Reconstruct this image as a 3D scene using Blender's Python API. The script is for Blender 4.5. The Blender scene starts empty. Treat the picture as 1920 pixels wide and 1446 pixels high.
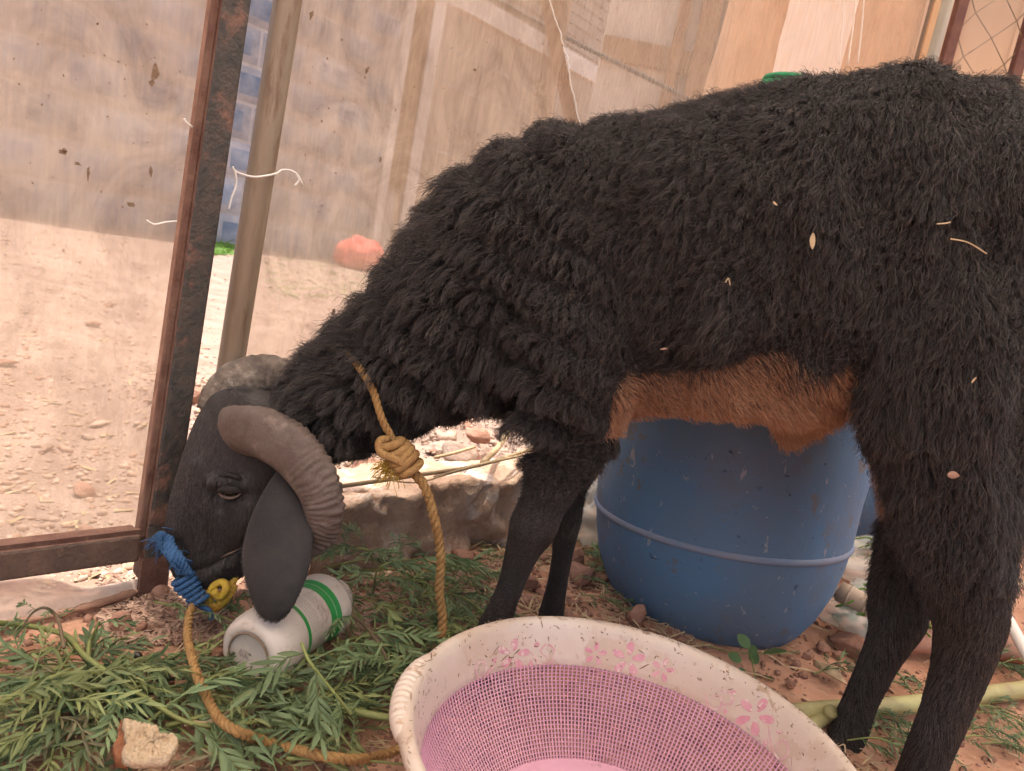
import bpy, bmesh, math, random
import numpy as np
from mathutils import Vector, Matrix, kdtree
random.seed(7); rng = np.random.default_rng(7)
scene = bpy.context.scene
C = scene.collection

# ------------------------------------------------------------------ camera
F = 1400.0; ROLL = math.radians(11); PITCH = math.radians(10); CH = 0.5
cd = bpy.data.cameras.new('camera'); cam = bpy.data.objects.new('camera', cd); C.objects.link(cam)
cd.sensor_width = 36; cd.lens = F / 1920 * 36; cd.clip_end = 400; cd.clip_start = 0.02
fw = Vector((0, math.cos(PITCH), -math.sin(PITCH))); up0 = Vector((0, math.sin(PITCH), math.cos(PITCH)))
rt = Vector((1, 0, 0)) * math.cos(ROLL) + up0 * math.sin(ROLL)
up = up0 * math.cos(ROLL) - Vector((1, 0, 0)) * math.sin(ROLL)
cam.matrix_world = Matrix((rt, up, -fw)).transposed().to_4x4() @ Matrix.Identity(4)
cam.location = (0, 0, CH)
cd.dof.use_dof = True; cd.dof.focus_distance = 0.86; cd.dof.aperture_fstop = 11.0
scene.camera = cam

# ------------------------------------------------------------------ world, sun, exposure
SUN = Vector((-0.12, 0.12, 1.0)).normalized()
w = bpy.data.worlds.new('World'); scene.world = w; w.use_nodes = True
nt = w.node_tree; sky = nt.nodes.new('ShaderNodeTexSky'); sky.sky_type = 'NISHITA'; sky.sun_disc = False
sky.sun_elevation = math.asin(SUN.z); sky.sun_rotation = math.atan2(SUN.x, SUN.y)
sky.dust_density = 4.0; sky.ozone_density = 0.6
tint = nt.nodes.new('ShaderNodeMix'); tint.data_type = 'RGBA'; tint.blend_type = 'MULTIPLY'; tint.inputs[0].default_value = 1; tint.inputs[7].default_value = (0.98, 0.95, 0.92, 1)   # dusty air
nt.links.new(sky.outputs[0], tint.inputs[6]); nt.links.new(tint.outputs[2], nt.nodes['Background'].inputs[0]); nt.nodes['Background'].inputs[1].default_value = 0.15
sd = bpy.data.lights.new('sun', 'SUN'); sd.energy = 2.45; sd.angle = math.radians(0.5); sd.color = (1, 0.95, 0.87)
so = bpy.data.objects.new('sun', sd); C.objects.link(so); so.rotation_euler = SUN.to_track_quat('Z', 'Y').to_euler()
so.location = (0, 0, 6)
scene.view_settings.view_transform = 'Standard'; scene.view_settings.look = 'None'
scene.view_settings.gamma = 1; scene.view_settings.use_curve_mapping = False
scene.view_settings.exposure = 1.55
scene.render.film_transparent = False
scene.cycles.max_bounces = 7; scene.cycles.transparent_max_bounces = 24
scene.cycles.diffuse_bounces = 4; scene.cycles.use_denoising = True

# ------------------------------------------------------------------ measuring helpers
def ray(px, py):
    u = px - 960; v = py - 723
    x = u * math.cos(ROLL) + v * math.sin(ROLL); y = -u * math.sin(ROLL) + v * math.cos(ROLL)
    return np.array([x, F * math.cos(PITCH) - y * math.sin(PITCH), -(y * math.cos(PITCH) + F * math.sin(PITCH))]) / F
EYE = np.array([0, 0, CH])
def g(px, py, z=0.0):
    r = ray(px, py); return EYE + r * (z - CH) / r[2]
def at(px, py, Y):
    r = ray(px, py); return EYE + r * Y / r[1]
def proj(p):
    p = np.asarray(p, float) - EYE
    x, y, z = p[..., 0], p[..., 1], p[..., 2]
    f = y * math.cos(PITCH) - z * math.sin(PITCH); u_ = y * math.sin(PITCH) + z * math.cos(PITCH)
    X = x / f * F; V = -u_ / f * F
    return np.stack([X * math.cos(ROLL) - V * math.sin(ROLL) + 960, X * math.sin(ROLL) + V * math.cos(ROLL) + 723], -1)
FA = np.array([-0.40, 0.87]); FD = np.array([0.70, 0.714]); FD /= np.linalg.norm(FD); FN = np.array([-FD[1], FD[0]])   # fence line, FN points outside
def fl(px, py, off=0.0):
    r = ray(px, py); t = (FN @ FA + off) / (FN @ r[:2]); return EYE + r * t
def fence_pt(s, off=0.0, z=0.0):
    q = FA + FD * s + FN * off; return np.array([q[0], q[1], z])

def hash3(ix, iy, iz, seed):
    h = (ix.astype(np.int64) * 374761393 + iy.astype(np.int64) * 668265263 + iz.astype(np.int64) * 2147483647 + seed * 974634777) & 0xFFFFFFFF
    h = ((h ^ (h >> 13)) * 1274126177) & 0xFFFFFFFF
    h = (h ^ (h >> 16)) & 0xFFFFFFFF
    h = (h * 2654435761) & 0xFFFFFFFF
    return ((h >> 8) & 0xFFFF) / 65535.0
def noise(p, scale=1.0, seed=0):
    p = np.asarray(p, float) * scale; i = np.floor(p); f = p - i; f = f * f * (3 - 2 * f)
    r = 0
    for a in (0, 1):
        for b in (0, 1):
            for c in (0, 1):
                wgt = (f[..., 0] if a else 1 - f[..., 0]) * (f[..., 1] if b else 1 - f[..., 1]) * (f[..., 2] if c else 1 - f[..., 2])
                r = r + wgt * hash3(i[..., 0] + a, i[..., 1] + b, i[..., 2] + c, seed)
    return r * 2 - 1
def fbm(p, scale=1.0, octv=4, seed=0):
    r = 0; a = 0.5
    for k in range(octv): r = r + a * noise(p, scale * 2 ** k, seed + k * 13); a *= 0.5
    return r
def smooth(a, b, x):
    t = np.clip((np.asarray(x, float) - a) / (b - a), 0, 1); return t * t * (3 - 2 * t)
def gz(x, y):
    x = np.asarray(x, float); y = np.asarray(y, float)
    p = np.stack([x, y, x * 0], -1)
    h = 0.012 * fbm(p, 3.0, 3, 5) + 0.010 * fbm(p, 14.0, 3, 9) * np.exp(-np.hypot(x, y - 1) / 3)
    s = (x - FA[0]) * FD[0] + (y - FA[1]) * FD[1]; n = (x - FA[0]) * FN[0] + (y - FA[1]) * FN[1]
    h = h + 0.085 * smooth(0.02, 0.10, n) * smooth(0.12, 0.26, s) * (1 - smooth(0.6, 1.3, n)) * (1 - smooth(2.5, 3.2, s))
    return h

# ------------------------------------------------------------------ object helpers
def mesh_data(name, v, f, m=None, smoothit=True):
    me = bpy.data.meshes.new(name)
    v = np.asarray(v, np.float32).reshape(-1, 3)
    me.from_pydata([tuple(map(float, q)) for q in v], [], [tuple(map(int, q)) for q in f]) if not isinstance(f, np.ndarray) else fast_mesh(me, v, f)
    if smoothit: me.polygons.foreach_set('use_smooth', np.ones(len(me.polygons), bool))
    if m: me.materials.append(m)
    me.update(); return me
def fast_mesh(me, v, f):
    n, k = f.shape
    me.vertices.add(len(v)); me.vertices.foreach_set('co', v.ravel())
    me.loops.add(n * k); me.loops.foreach_set('vertex_index', f.astype(np.int32).ravel())
    me.polygons.add(n); me.polygons.foreach_set('loop_start', np.arange(0, n * k, k, dtype=np.int32))
    me.update(calc_edges=True)
def obj(name, me, parent=None, loc=None, **props):
    o = bpy.data.objects.new(name, me); C.objects.link(o)
    if parent is not None:
        o.parent = parent; o.matrix_parent_inverse = parent_inv(parent)
    if loc is not None: o.location = loc
    for k, v in props.items(): o[k] = v
    return o
def parent_inv(p):
    mt = Matrix.Translation(p.location)
    if p.rotation_euler.z: mt = mt @ Matrix.Rotation(p.rotation_euler.z, 4, 'Z')
    return mt.inverted()
def mobj(name, v, f, m, parent=None, smoothit=True, **props):
    return obj(name, mesh_data(name, v, f, m, smoothit), parent, **props)
def thing(name, label, cat, loc=(0, 0, 0), group=None):
    o = bpy.data.objects.new(name, None); C.objects.link(o); o.location = tuple(map(float, loc)); o.empty_display_size = 0.05
    o['label'] = label; o['category'] = cat
    if group: o['group'] = group
    return o
class Buf:
    def __init__(s): s.v = []; s.f = []; s.n = 0
    def add(s, v, f):
        v = np.asarray(v, float).reshape(-1, 3); s.v.append(v)
        s.f += [tuple(i + s.n for i in q) for q in f]; s.n += len(v)
    def out(s): return np.concatenate(s.v), s.f
def catmull(P, n):
    P = np.asarray(P, float); m = len(P)
    if m < 3:
        t = np.linspace(0, 1, n)[:, None]; return P[0] * (1 - t) + P[-1] * t
    Q = np.vstack([2 * P[0] - P[1], P, 2 * P[-1] - P[-2]])
    u = np.linspace(0, m - 1 - 1e-6, n); i = u.astype(int); t = (u - i)[:, None]
    a, b, c, d = Q[i], Q[i + 1], Q[i + 2], Q[i + 3]
    return 0.5 * (2 * b + (c - a) * t + (2 * a - 5 * b + 4 * c - d) * t ** 2 + (3 * b - a - 3 * c + d) * t ** 3)
def frames(P):
    T = np.gradient(P, axis=0); T /= np.linalg.norm(T, axis=1)[:, None] + 1e-12
    n = np.cross(T[0], [0, 0, 1.0]);
    if np.linalg.norm(n) < 1e-3: n = np.cross(T[0], [1.0, 0, 0])
    N = []
    for t in T:
        n = n - t * (n @ t); n /= np.linalg.norm(n) + 1e-12; N.append(n)
    N = np.array(N); return T, N, np.cross(T, N)
def tube(P, r, seg=8, cap=True, n=None, flat=1.0):
    P = np.asarray(P, float)
    if n: P0 = P; P = catmull(P0, n)
    r = np.broadcast_to(np.asarray(r, float), (1,)) if np.ndim(r) == 0 else np.asarray(r, float)
    if len(r) != len(P): r = np.interp(np.linspace(0, 1, len(P)), np.linspace(0, 1, len(r)), r) if len(r) > 1 else np.full(len(P), r[0])
    T, N, B = frames(P); a = np.linspace(0, 2 * np.pi, seg, endpoint=False)
    V = P[:, None] + r[:, None, None] * (np.cos(a)[None, :, None] * N[:, None] + flat * np.sin(a)[None, :, None] * B[:, None])
    V = V.reshape(-1, 3); f = []
    for i in range(len(P) - 1):
        for j in range(seg):
            k = (j + 1) % seg; f.append((i * seg + j, i * seg + k, (i + 1) * seg + k, (i + 1) * seg + j))
    if cap: f.append(tuple(range(seg))[::-1]); f.append(tuple((len(P) - 1) * seg + j for j in range(seg)))
    return V, f
def box(c, sz, ax=None):
    c = np.asarray(c, float); s = np.asarray(sz, float) / 2
    A = np.eye(3) if ax is None else np.asarray(ax, float)
    v = np.array([[x, y, z] for x in (-1, 1) for y in (-1, 1) for z in (-1, 1)]) * s
    return c + v @ A, [(0, 1, 3, 2), (4, 6, 7, 5), (0, 4, 5, 1), (2, 3, 7, 6), (0, 2, 6, 4), (1, 5, 7, 3)]
FAX = np.array([[FD[0], FD[1], 0], [FN[0], FN[1], 0], [0, 0, 1.0]])
def bevel(o, wd, seg=2):
    m = o.modifiers.new('bevel', 'BEVEL'); m.width = wd; m.segments = seg; m.limit_method = 'ANGLE'; return o
def rope_strands(P, r, pitch, n=None, strands=3, seg=7, seed=0):
    P = np.asarray(P, float); L = np.linalg.norm(np.diff(catmull(P, 200), axis=0), axis=1).sum()
    n = n or max(12, int(L / pitch * 12)); Q = catmull(P, n)
    T, N, B = frames(Q); s = np.concatenate([[0], np.cumsum(np.linalg.norm(np.diff(Q, axis=0), axis=1))])
    b = Buf()
    for k in range(strands):
        a = s / pitch * 2 * np.pi + k * 2 * np.pi / strands + 0.25 * noise(np.stack([s * 40, s * 0, s * 0 + seed], -1))
        c = Q + r * 0.50 * (np.cos(a)[:, None] * N + np.sin(a)[:, None] * B)
        rr = r * 0.56 * (1 + 0.10 * noise(np.stack([s * 90, s * 0 + k * 7, s * 0 + seed], -1)))
        b.add(*tube(c, rr, seg))
    return b.out()

# ------------------------------------------------------------------ materials
def M(name, col, rough=0.8, var=0.0, scale=20.0, col2=None, bump=0.0, bscale=60.0, spec=0.3, lo=0.35, hi=0.65, detail=6.0,
      stain=None, stain_scale=8.0, stain_amt=0.0, stretch=None, metal=0.0, sheen=0.0, trans=0.0, objrand=0.0, flecks=()):
    m = bpy.data.materials.new(name); m.use_nodes = True; t = m.node_tree; n = t.nodes; l = t.links
    b = n['Principled BSDF']; b.inputs['Roughness'].default_value = rough; b.inputs['Specular IOR Level'].default_value = spec
    b.inputs['Metallic'].default_value = metal
    if sheen: b.inputs['Sheen Weight'].default_value = sheen
    geo = n.new('ShaderNodeNewGeometry'); src = geo.outputs['Position']
    if stretch:
        mp = n.new('ShaderNodeMapping'); mp.inputs['Scale'].default_value = stretch; l.new(src, mp.inputs[0]); src = mp.outputs[0]
    def nz(sc, det=detail, ro=0.6):
        q = n.new('ShaderNodeTexNoise'); q.inputs['Scale'].default_value = sc; q.inputs['Detail'].default_value = det
        q.inputs['Roughness'].default_value = ro; l.new(src, q.inputs['Vector']); return q
    def ramp(a, x0, x1):
        r = n.new('ShaderNodeMapRange'); r.inputs[1].default_value = x0; r.inputs[2].default_value = x1; l.new(a, r.inputs[0]); return r.outputs[0]
    def mix(fac, a, c2):
        q = n.new('ShaderNodeMix'); q.data_type = 'RGBA'
        if isinstance(fac, float): q.inputs[0].default_value = fac
        else: l.new(fac, q.inputs[0])
        for k, z in ((6, a), (7, c2)):
            if isinstance(z, tuple): q.inputs[k].default_value = (*z, 1)
            else: l.new(z, q.inputs[k])
        return q.outputs[2]
    c = tuple(col); c2 = tuple(col2) if col2 else tuple(x * (1 - var) for x in col)
    out = mix(ramp(nz(scale).outputs[0], lo, hi), c, c2)
    if stain: out = mix(ramp(nz(stain_scale, 8, 0.7).outputs[0], 0.5 + 0.12 * (1 - stain_amt), 0.62 + 0.1 * (1 - stain_amt)), out, tuple(stain))
    for fc, fs_, th, st_ in flecks:      # (colour, scale, threshold, stretch): scratches, splashes, worn spots
        mp_ = n.new('ShaderNodeMapping'); mp_.inputs['Scale'].default_value = st_; mp_.inputs['Rotation'].default_value = (0.3, 0.5, 0.2); l.new(geo.outputs['Position'], mp_.inputs[0])
        q = n.new('ShaderNodeTexNoise'); q.inputs['Scale'].default_value = fs_; q.inputs['Detail'].default_value = 5; q.inputs['Roughness'].default_value = 0.65; q.inputs['Distortion'].default_value = 0.4; l.new(mp_.outputs[0], q.inputs['Vector'])
        out = mix(ramp(q.outputs[0], th, th + 0.035), out, tuple(fc))
    if objrand:
        oi = n.new('ShaderNodeObjectInfo'); hs = n.new('ShaderNodeHueSaturation')
        mr = n.new('ShaderNodeMapRange'); mr.inputs[3].default_value = 1 - objrand; mr.inputs[4].default_value = 1 + objrand
        l.new(oi.outputs['Random'], mr.inputs[0]); l.new(mr.outputs[0], hs.inputs['Value']); l.new(out, hs.inputs['Color']); out = hs.outputs[0]
    l.new(out, b.inputs['Base Color'])
    if bump:
        bp = n.new('ShaderNodeBump'); bp.inputs['Strength'].default_value = min(1, bump); bp.inputs['Distance'].default_value = 0.004 * max(1, bump)
        l.new(nz(bscale, 8).outputs[0], bp.inputs['Height']); l.new(bp.outputs[0], b.inputs['Normal'])
    if trans:
        tr = n.new('ShaderNodeBsdfTranslucent'); l.new(out, tr.inputs[0]); mx = n.new('ShaderNodeMixShader'); mx.inputs[0].default_value = trans
        l.new(b.outputs[0], mx.inputs[1]); l.new(tr.outputs[0], mx.inputs[2]); l.new(mx.outputs[0], n['Material Output'].inputs[0])
    return m
def net_mat(name, col, col2, clear, light=0.5):
    m = bpy.data.materials.new(name); m.use_nodes = True; t = m.node_tree; n = t.nodes; l = t.links
    n.remove(n['Principled BSDF']); geo = n.new('ShaderNodeNewGeometry')
    mp = n.new('ShaderNodeMapping'); mp.inputs['Scale'].default_value = (1.3, 1.3, 0.9); l.new(geo.outputs['Position'], mp.inputs[0])
    a = n.new('ShaderNodeTexNoise'); a.inputs['Scale'].default_value = 9; a.inputs['Detail'].default_value = 10; a.inputs['Roughness'].default_value = 0.7; a.inputs['Distortion'].default_value = 1.6
    l.new(mp.outputs[0], a.inputs['Vector'])
    mp2 = n.new('ShaderNodeMapping'); mp2.inputs['Scale'].default_value = (30, 30, 2.5); l.new(geo.outputs['Position'], mp2.inputs[0])
    a2 = n.new('ShaderNodeTexNoise'); a2.inputs['Scale'].default_value = 6; a2.inputs['Detail'].default_value = 5; l.new(mp2.outputs[0], a2.inputs['Vector'])
    mr = n.new('ShaderNodeMapRange'); mr.inputs[1].default_value = 0.42; mr.inputs[2].default_value = 0.74; l.new(a.outputs[0], mr.inputs[0])
    mx = n.new('ShaderNodeMix'); mx.data_type = 'RGBA'; mx.inputs[6].default_value = (*col, 1); mx.inputs[7].default_value = (*col2, 1); l.new(mr.outputs[0], mx.inputs[0])
    df = n.new('ShaderNodeBsdfDiffuse'); tl = n.new('ShaderNodeBsdfTranslucent'); l.new(mx.outputs[2], df.inputs[0]); l.new(mx.outputs[2], tl.inputs[0])
    m1 = n.new('ShaderNodeMixShader'); m1.inputs[0].default_value = light; l.new(df.outputs[0], m1.inputs[1]); l.new(tl.outputs[0], m1.inputs[2])
    tp = n.new('ShaderNodeBsdfTransparent'); tp.inputs[0].default_value = (1, 0.97, 0.94, 1)
    ad = n.new('ShaderNodeMath'); ad.operation = 'ADD'; l.new(a.outputs[0], ad.inputs[0]); l.new(a2.outputs[0], ad.inputs[1])
    m2r = n.new('ShaderNodeMapRange'); m2r.inputs[1].default_value = 0.7; m2r.inputs[2].default_value = 1.3
    m2r.inputs[3].default_value = min(1, clear + 0.10); m2r.inputs[4].default_value = max(0, clear - 0.12); l.new(ad.outputs[0], m2r.inputs[0])
    m3 = n.new('ShaderNodeMixShader'); l.new(m2r.outputs[0], m3.inputs[0]); l.new(m1.outputs[0], m3.inputs[1]); l.new(tp.outputs[0], m3.inputs[2])
    l.new(m3.outputs[0], n['Material Output'].inputs[0]); return m
def hair_mat(name, col, col2, rough=0.45, spec=0.35):
    m = bpy.data.materials.new(name); m.use_nodes = True; t = m.node_tree; n = t.nodes; l = t.links
    b = n['Principled BSDF']; b.inputs['Roughness'].default_value = rough; b.inputs['Specular IOR Level'].default_value = spec
    hi = n.new('ShaderNodeHairInfo'); mx = n.new('ShaderNodeMix'); mx.data_type = 'RGBA'
    mx.inputs[6].default_value = (*col, 1); mx.inputs[7].default_value = (*col2, 1)
    pw = n.new('ShaderNodeMath'); pw.operation = 'POWER'; pw.inputs[1].default_value = 3.0; l.new(hi.outputs['Random'], pw.inputs[0])
    tp_ = n.new('ShaderNodeMath'); tp_.operation = 'POWER'; tp_.inputs[1].default_value = 2.5; l.new(hi.outputs['Intercept'], tp_.inputs[0]); ts_ = n.new('ShaderNodeMath'); ts_.operation = 'MULTIPLY_ADD'; ts_.inputs[1].default_value = 0.30; ts_.use_clamp = True; l.new(tp_.outputs[0], ts_.inputs[0]); l.new(pw.outputs[0], ts_.inputs[2]); l.new(ts_.outputs[0], mx.inputs[0]); l.new(mx.outputs[2], b.inputs['Base Color']); return m

earth = M('earth', (0.50, 0.28, 0.185), 0.95, scale=9, col2=(0.37, 0.19, 0.12), bump=1.0, bscale=90, stain=(0.42, 0.27, 0.19), stain_scale=30, stain_amt=0.4, spec=0.1)
stone_red = M('red_stone', (0.40, 0.225, 0.16), 0.9, scale=25, col2=(0.28, 0.145, 0.10), bump=1.0, bscale=140, objrand=0.25, spec=0.15)
stone_pale = M('pale_stone', (0.52, 0.40, 0.32), 0.9, scale=25, col2=(0.38, 0.26, 0.2), bump=1.0, bscale=140, objrand=0.25, spec=0.15)
yard_pale = M('yard_pale_stone', (0.56, 0.42, 0.33), 0.9, scale=25, col2=(0.44, 0.30, 0.23))
yard_red = M('yard_red_stone', (0.44, 0.28, 0.20), 0.9, scale=25, col2=(0.34, 0.20, 0.14))
straw_m = M('straw', (0.55, 0.42, 0.25), 0.7, scale=60, col2=(0.38, 0.26, 0.15), spec=0.3)
chip_m = M('wood_chips', (0.50, 0.34, 0.25), 0.85, scale=45, col2=(0.27, 0.155, 0.11), spec=0.2)
conc = M('rough_concrete', (0.60, 0.42, 0.30), 0.95, scale=14, col2=(0.42, 0.265, 0.18), bump=2.5, bscale=70, stain=(0.68, 0.56, 0.47), stain_scale=16, stain_amt=0.8, spec=0.15)  # whitish stains, strengthened to paint in dappled sun patches
rust = M('rusty_steel', (0.185, 0.105, 0.073), 0.75, scale=30, col2=(0.11, 0.05, 0.035), bump=0.7, bscale=120, stain=(0.28, 0.16, 0.10), stain_scale=40, spec=0.3)
darksteel = M('grimy_dark_steel', (0.045, 0.042, 0.038), 0.6, scale=60, col2=(0.085, 0.066, 0.052), bump=0.8, bscale=160, stain=(0.19, 0.10, 0.07), stain_scale=25, stain_amt=0.5, spec=0.4)
rail_m = M('rusty_grimy_rail', (0.155, 0.095, 0.068), 0.75, scale=30, col2=(0.095, 0.062, 0.047), bump=0.8, bscale=140, stain=(0.22, 0.13, 0.09), stain_scale=30)
redsteel = M('red_oxide_steel', (0.10, 0.04, 0.035), 0.6, scale=30, col2=(0.15, 0.07, 0.05), bump=0.4)
galv = M('weathered_galvanised_pipe', (0.35, 0.29, 0.215), 0.5, scale=10, col2=(0.20, 0.135, 0.085), bump=0.4, bscale=70, stretch=(1, 1, 0.18), stain=(0.15, 0.085, 0.05), stain_scale=30, stain_amt=0.5, spec=0.4, metal=0.1)
galv2 = M('clean_galvanised_pipe', (0.34, 0.31, 0.25), 0.35, scale=8, col2=(0.24, 0.2, 0.15), bump=0.1, stretch=(1, 1, 0.2), spec=0.6, metal=0.4)
blue_p = M('scuffed_blue_plastic', (0.07, 0.18, 0.32), 0.55, scale=4, col2=(0.115, 0.155, 0.215), bump=0.35, bscale=25, stain=(0.12, 0.14, 0.18), stain_scale=9, stain_amt=0.6, spec=0.25, flecks=(((0.26, 0.27, 0.30), 70, .64, (1, 1, .45)), ((0.03, 0.045, 0.08), 55, .66, (1, .4, 1)), ((0.125, 0.135, 0.155), 24, .60, (1, 1, .8)), ((0.30, 0.29, 0.30), 150, .68, (.3, 1, 1))))
white_p = M('grubby_white_plastic', (0.58, 0.48, 0.395), 0.4, scale=9, col2=(0.50, 0.38, 0.295), bump=0.1, stain=(0.34, 0.24, 0.16), stain_scale=45, stain_amt=0.25, spec=0.5, flecks=(((0.50, 0.38, 0.29), 14, .565, (1, 1, 1)), ((0.38, 0.26, 0.175), 30, .625, (1, 1, 1)), ((0.27, 0.18, 0.12), 85, .64, (1, .5, 1))))
pink_p = M('pink_plastic', (0.62, 0.34, 0.43), 0.45, scale=14, col2=(0.55, 0.28, 0.36), stain=(0.28, 0.15, 0.12), stain_scale=18, stain_amt=0.1, spec=0.5)
pink_print = M('faded_pink_print', (0.54, 0.23, 0.27), 0.5, scale=60, col2=(0.60, 0.33, 0.34), spec=0.3, flecks=(((0.62, 0.49, 0.42), 130, .56, (1, 1, 1)), ((0.34, 0.22, 0.15), 110, .66, (1, 1, 1))))
pink_line = M('pale_pink_print', (0.52, 0.29, 0.29), 0.5, scale=60, col2=(0.60, 0.38, 0.36), spec=0.3, flecks=(((0.62, 0.49, 0.42), 130, .54, (1, 1, 1)),))
grime = M('brown_grime', (0.23, 0.155, 0.10), 0.95, scale=80, col2=(0.25, 0.17, 0.11), bump=0.8, bscale=200, spec=0.1)
rope_y = M('ochre_rope', (0.42, 0.25, 0.09), 0.65, scale=60, col2=(0.31, 0.165, 0.06), bump=1.0, bscale=300, spec=0.3)
rope_b = M('blue_rope', (0.06, 0.15, 0.31), 0.6, scale=60, col2=(0.04, 0.10, 0.21), bump=1.0, bscale=300, spec=0.3)
yellow_r = M('yellow_rope', (0.62, 0.42, 0.04), 0.5, scale=50, col2=(0.45, 0.26, 0.05), bump=0.7, bscale=300)
horn_m = M('horn', (0.130, 0.096, 0.078), 0.6, scale=40, col2=(0.095, 0.064, 0.05), bump=0.8, bscale=70, stain=(0.21, 0.155, 0.125), stain_scale=30, stain_amt=0.4, spec=0.35, stretch=(1, 1, 1))
horn_far = M('far_horn', (0.19, 0.15, 0.115), 0.6, scale=55, col2=(0.09, 0.066, 0.052), bump=0.8, bscale=90, stain=(0.30, 0.25, 0.20), stain_scale=26, stain_amt=0.4, spec=0.35)
skin_b = M('black_skin', (0.016, 0.013, 0.012), 0.75, scale=60, col2=(0.024, 0.018, 0.016), bump=0.5, bscale=400, spec=0.3)
velvet = M('black_velvet_ear', (0.013, 0.0115, 0.011), 0.6, scale=40, col2=(0.026, 0.021, 0.019), bump=0.15, bscale=120, spec=0.25, sheen=0.1)
eye_m = M('eye', (0.03, 0.015, 0.01), 0.12, scale=60, col2=(0.015, 0.01, 0.008), spec=0.8)
lid_m = M('eyelid', (0.17, 0.105, 0.07), 0.45, scale=60, col2=(0.09, 0.055, 0.04), spec=0.5)
hoof_m = M('hoof', (0.05, 0.04, 0.035), 0.6, scale=30, col2=(0.1, 0.08, 0.06), bump=0.4)
tan_skin = M('tan_skin', (0.30, 0.15, 0.10), 0.8, scale=40, col2=(0.22, 0.10, 0.06), bump=0.3)
leaf_m = M('leaf_green', (0.185, 0.25, 0.115), 0.6, scale=14, col2=(0.11, 0.16, 0.072), objrand=0.35, trans=0.22, spec=0.35, flecks=(((0.24, 0.22, 0.10), 40, .66, (1, 1, 1)),))
leaf_m2 = M('leaf_yellow_green', (0.28, 0.31, 0.12), 0.55, scale=20, col2=(0.19, 0.23, 0.09), objrand=0.25, trans=0.25, spec=0.35)
leaf_bright = M('leaf_bright_green', (0.16, 0.30, 0.04), 0.45, scale=20, col2=(0.11, 0.22, 0.03), trans=0.3)
stem_g = M('green_stem', (0.22, 0.25, 0.075), 0.55, scale=20, col2=(0.16, 0.17, 0.06), spec=0.35)
stem_b = M('brown_stem', (0.17, 0.12, 0.07), 0.7, scale=30, col2=(0.1, 0.075, 0.04), bump=0.4)
cane_m = M('green_cane', (0.42, 0.38, 0.16), 0.5, scale=20, col2=(0.30, 0.25, 0.11), stain=(0.25, 0.17, 0.10), stain_scale=25, bump=0.2)
bread_m = M('bread_crumb', (0.70, 0.54, 0.36), 0.95, scale=60, col2=(0.56, 0.40, 0.25), bump=2.0, bscale=160, spec=0.1)
crust_m = M('bread_crust', (0.33, 0.13, 0.05), 0.7, scale=40, col2=(0.2, 0.08, 0.04), bump=0.4)
dung_m = M('dung', (0.018, 0.015, 0.013), 0.35, scale=60, col2=(0.03, 0.02, 0.018), spec=0.6)
green_print = M('green_print', (0.02, 0.28, 0.06), 0.4, scale=40, col2=(0.03, 0.22, 0.05), spec=0.5)
pale_line = M('pale_green_print', (0.40, 0.55, 0.35), 0.5)
text_m = M('grey_print', (0.16, 0.14, 0.13), 0.6)
bottle_m = M('dirty_bottle_plastic', (0.58, 0.51, 0.44), 0.35, scale=14, col2=(0.48, 0.40, 0.335), stain=(0.33, 0.22, 0.15), stain_scale=35, stain_amt=0.25, spec=0.5, bump=0.1, flecks=(((0.34, 0.23, 0.16), 60, .66, (1, 1, 1)), ((0.42, 0.32, 0.26), 25, .62, (1, 1, 1))))
white_s = M('white_string', (0.8, 0.76, 0.7), 0.6)
block_m = M('grey_blue_block', (0.30, 0.29, 0.29), 0.9, scale=7, col2=(0.46, 0.42, 0.39), bump=1.2, bscale=20, objrand=0.18, spec=0.1)
face_m = M('blue_grey_block_face', (0.17, 0.20, 0.25), 0.9, scale=5, col2=(0.33, 0.34, 0.36), bump=1.2, bscale=30, objrand=0.2, spec=0.1)
mortar = M('pale_mortar', (0.50, 0.45, 0.40), 0.95, scale=8, col2=(0.40, 0.35, 0.31), bump=0.6, bscale=20)
plaster = M('tan_plaster', (0.42, 0.33, 0.25), 0.95, scale=2.5, col2=(0.34, 0.25, 0.19), bump=0.6, bscale=12, stain=(0.28, 0.2, 0.15), stain_scale=3, spec=0.1, objrand=0.05)
white_wash = M('whitewash', (0.72, 0.66, 0.60), 0.9, scale=5, col2=(0.6, 0.53, 0.46))
ochre = M('ochre_wall', (0.62, 0.43, 0.27), 0.9, scale=1.5, col2=(0.55, 0.36, 0.22), stretch=(1, 1, 0.15), spec=0.1)
beam_m = M('brown_beam', (0.30, 0.18, 0.08), 0.8, scale=6, col2=(0.22, 0.12, 0.06))
cream = M('cream_board', (0.55, 0.47, 0.37), 0.9, scale=3, col2=(0.45, 0.37, 0.29))
cable_m = M('dark_cable', (0.03, 0.028, 0.026), 0.6)
roof_m = None
roof_m = net_mat('added_shade_cloth', (0.92, 0.87, 0.80), (0.88, 0.82, 0.74), 0.22, 0.85)  # made translucent so sun through the unseen roof brightens the pen
net_brown = net_mat('tan_netting', (0.60, 0.46, 0.33), (0.27, 0.19, 0.13), 0.40)
net_thin = net_mat('thin_tan_netting', (0.68, 0.54, 0.41), (0.46, 0.34, 0.25), 0.60)
net_fold = net_mat('folded_tan_netting', (0.72, 0.51, 0.35), (0.62, 0.41, 0.27), 0.30)
net_glare = net_mat('glare_toned_netting', (0.95, 0.91, 0.87), (0.85, 0.74, 0.64), 0.2, 0.6)
net_sun_white = net_mat('sun_toned_netting', (0.80, 0.68, 0.58), (0.7, 0.55, 0.45), 0.15)  # paler net tone that paints full sun onto the flap
hem_m = M('net_hem', (0.34, 0.20, 0.14), 0.9, scale=40, col2=(0.22, 0.12, 0.08), bump=0.6)
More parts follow.
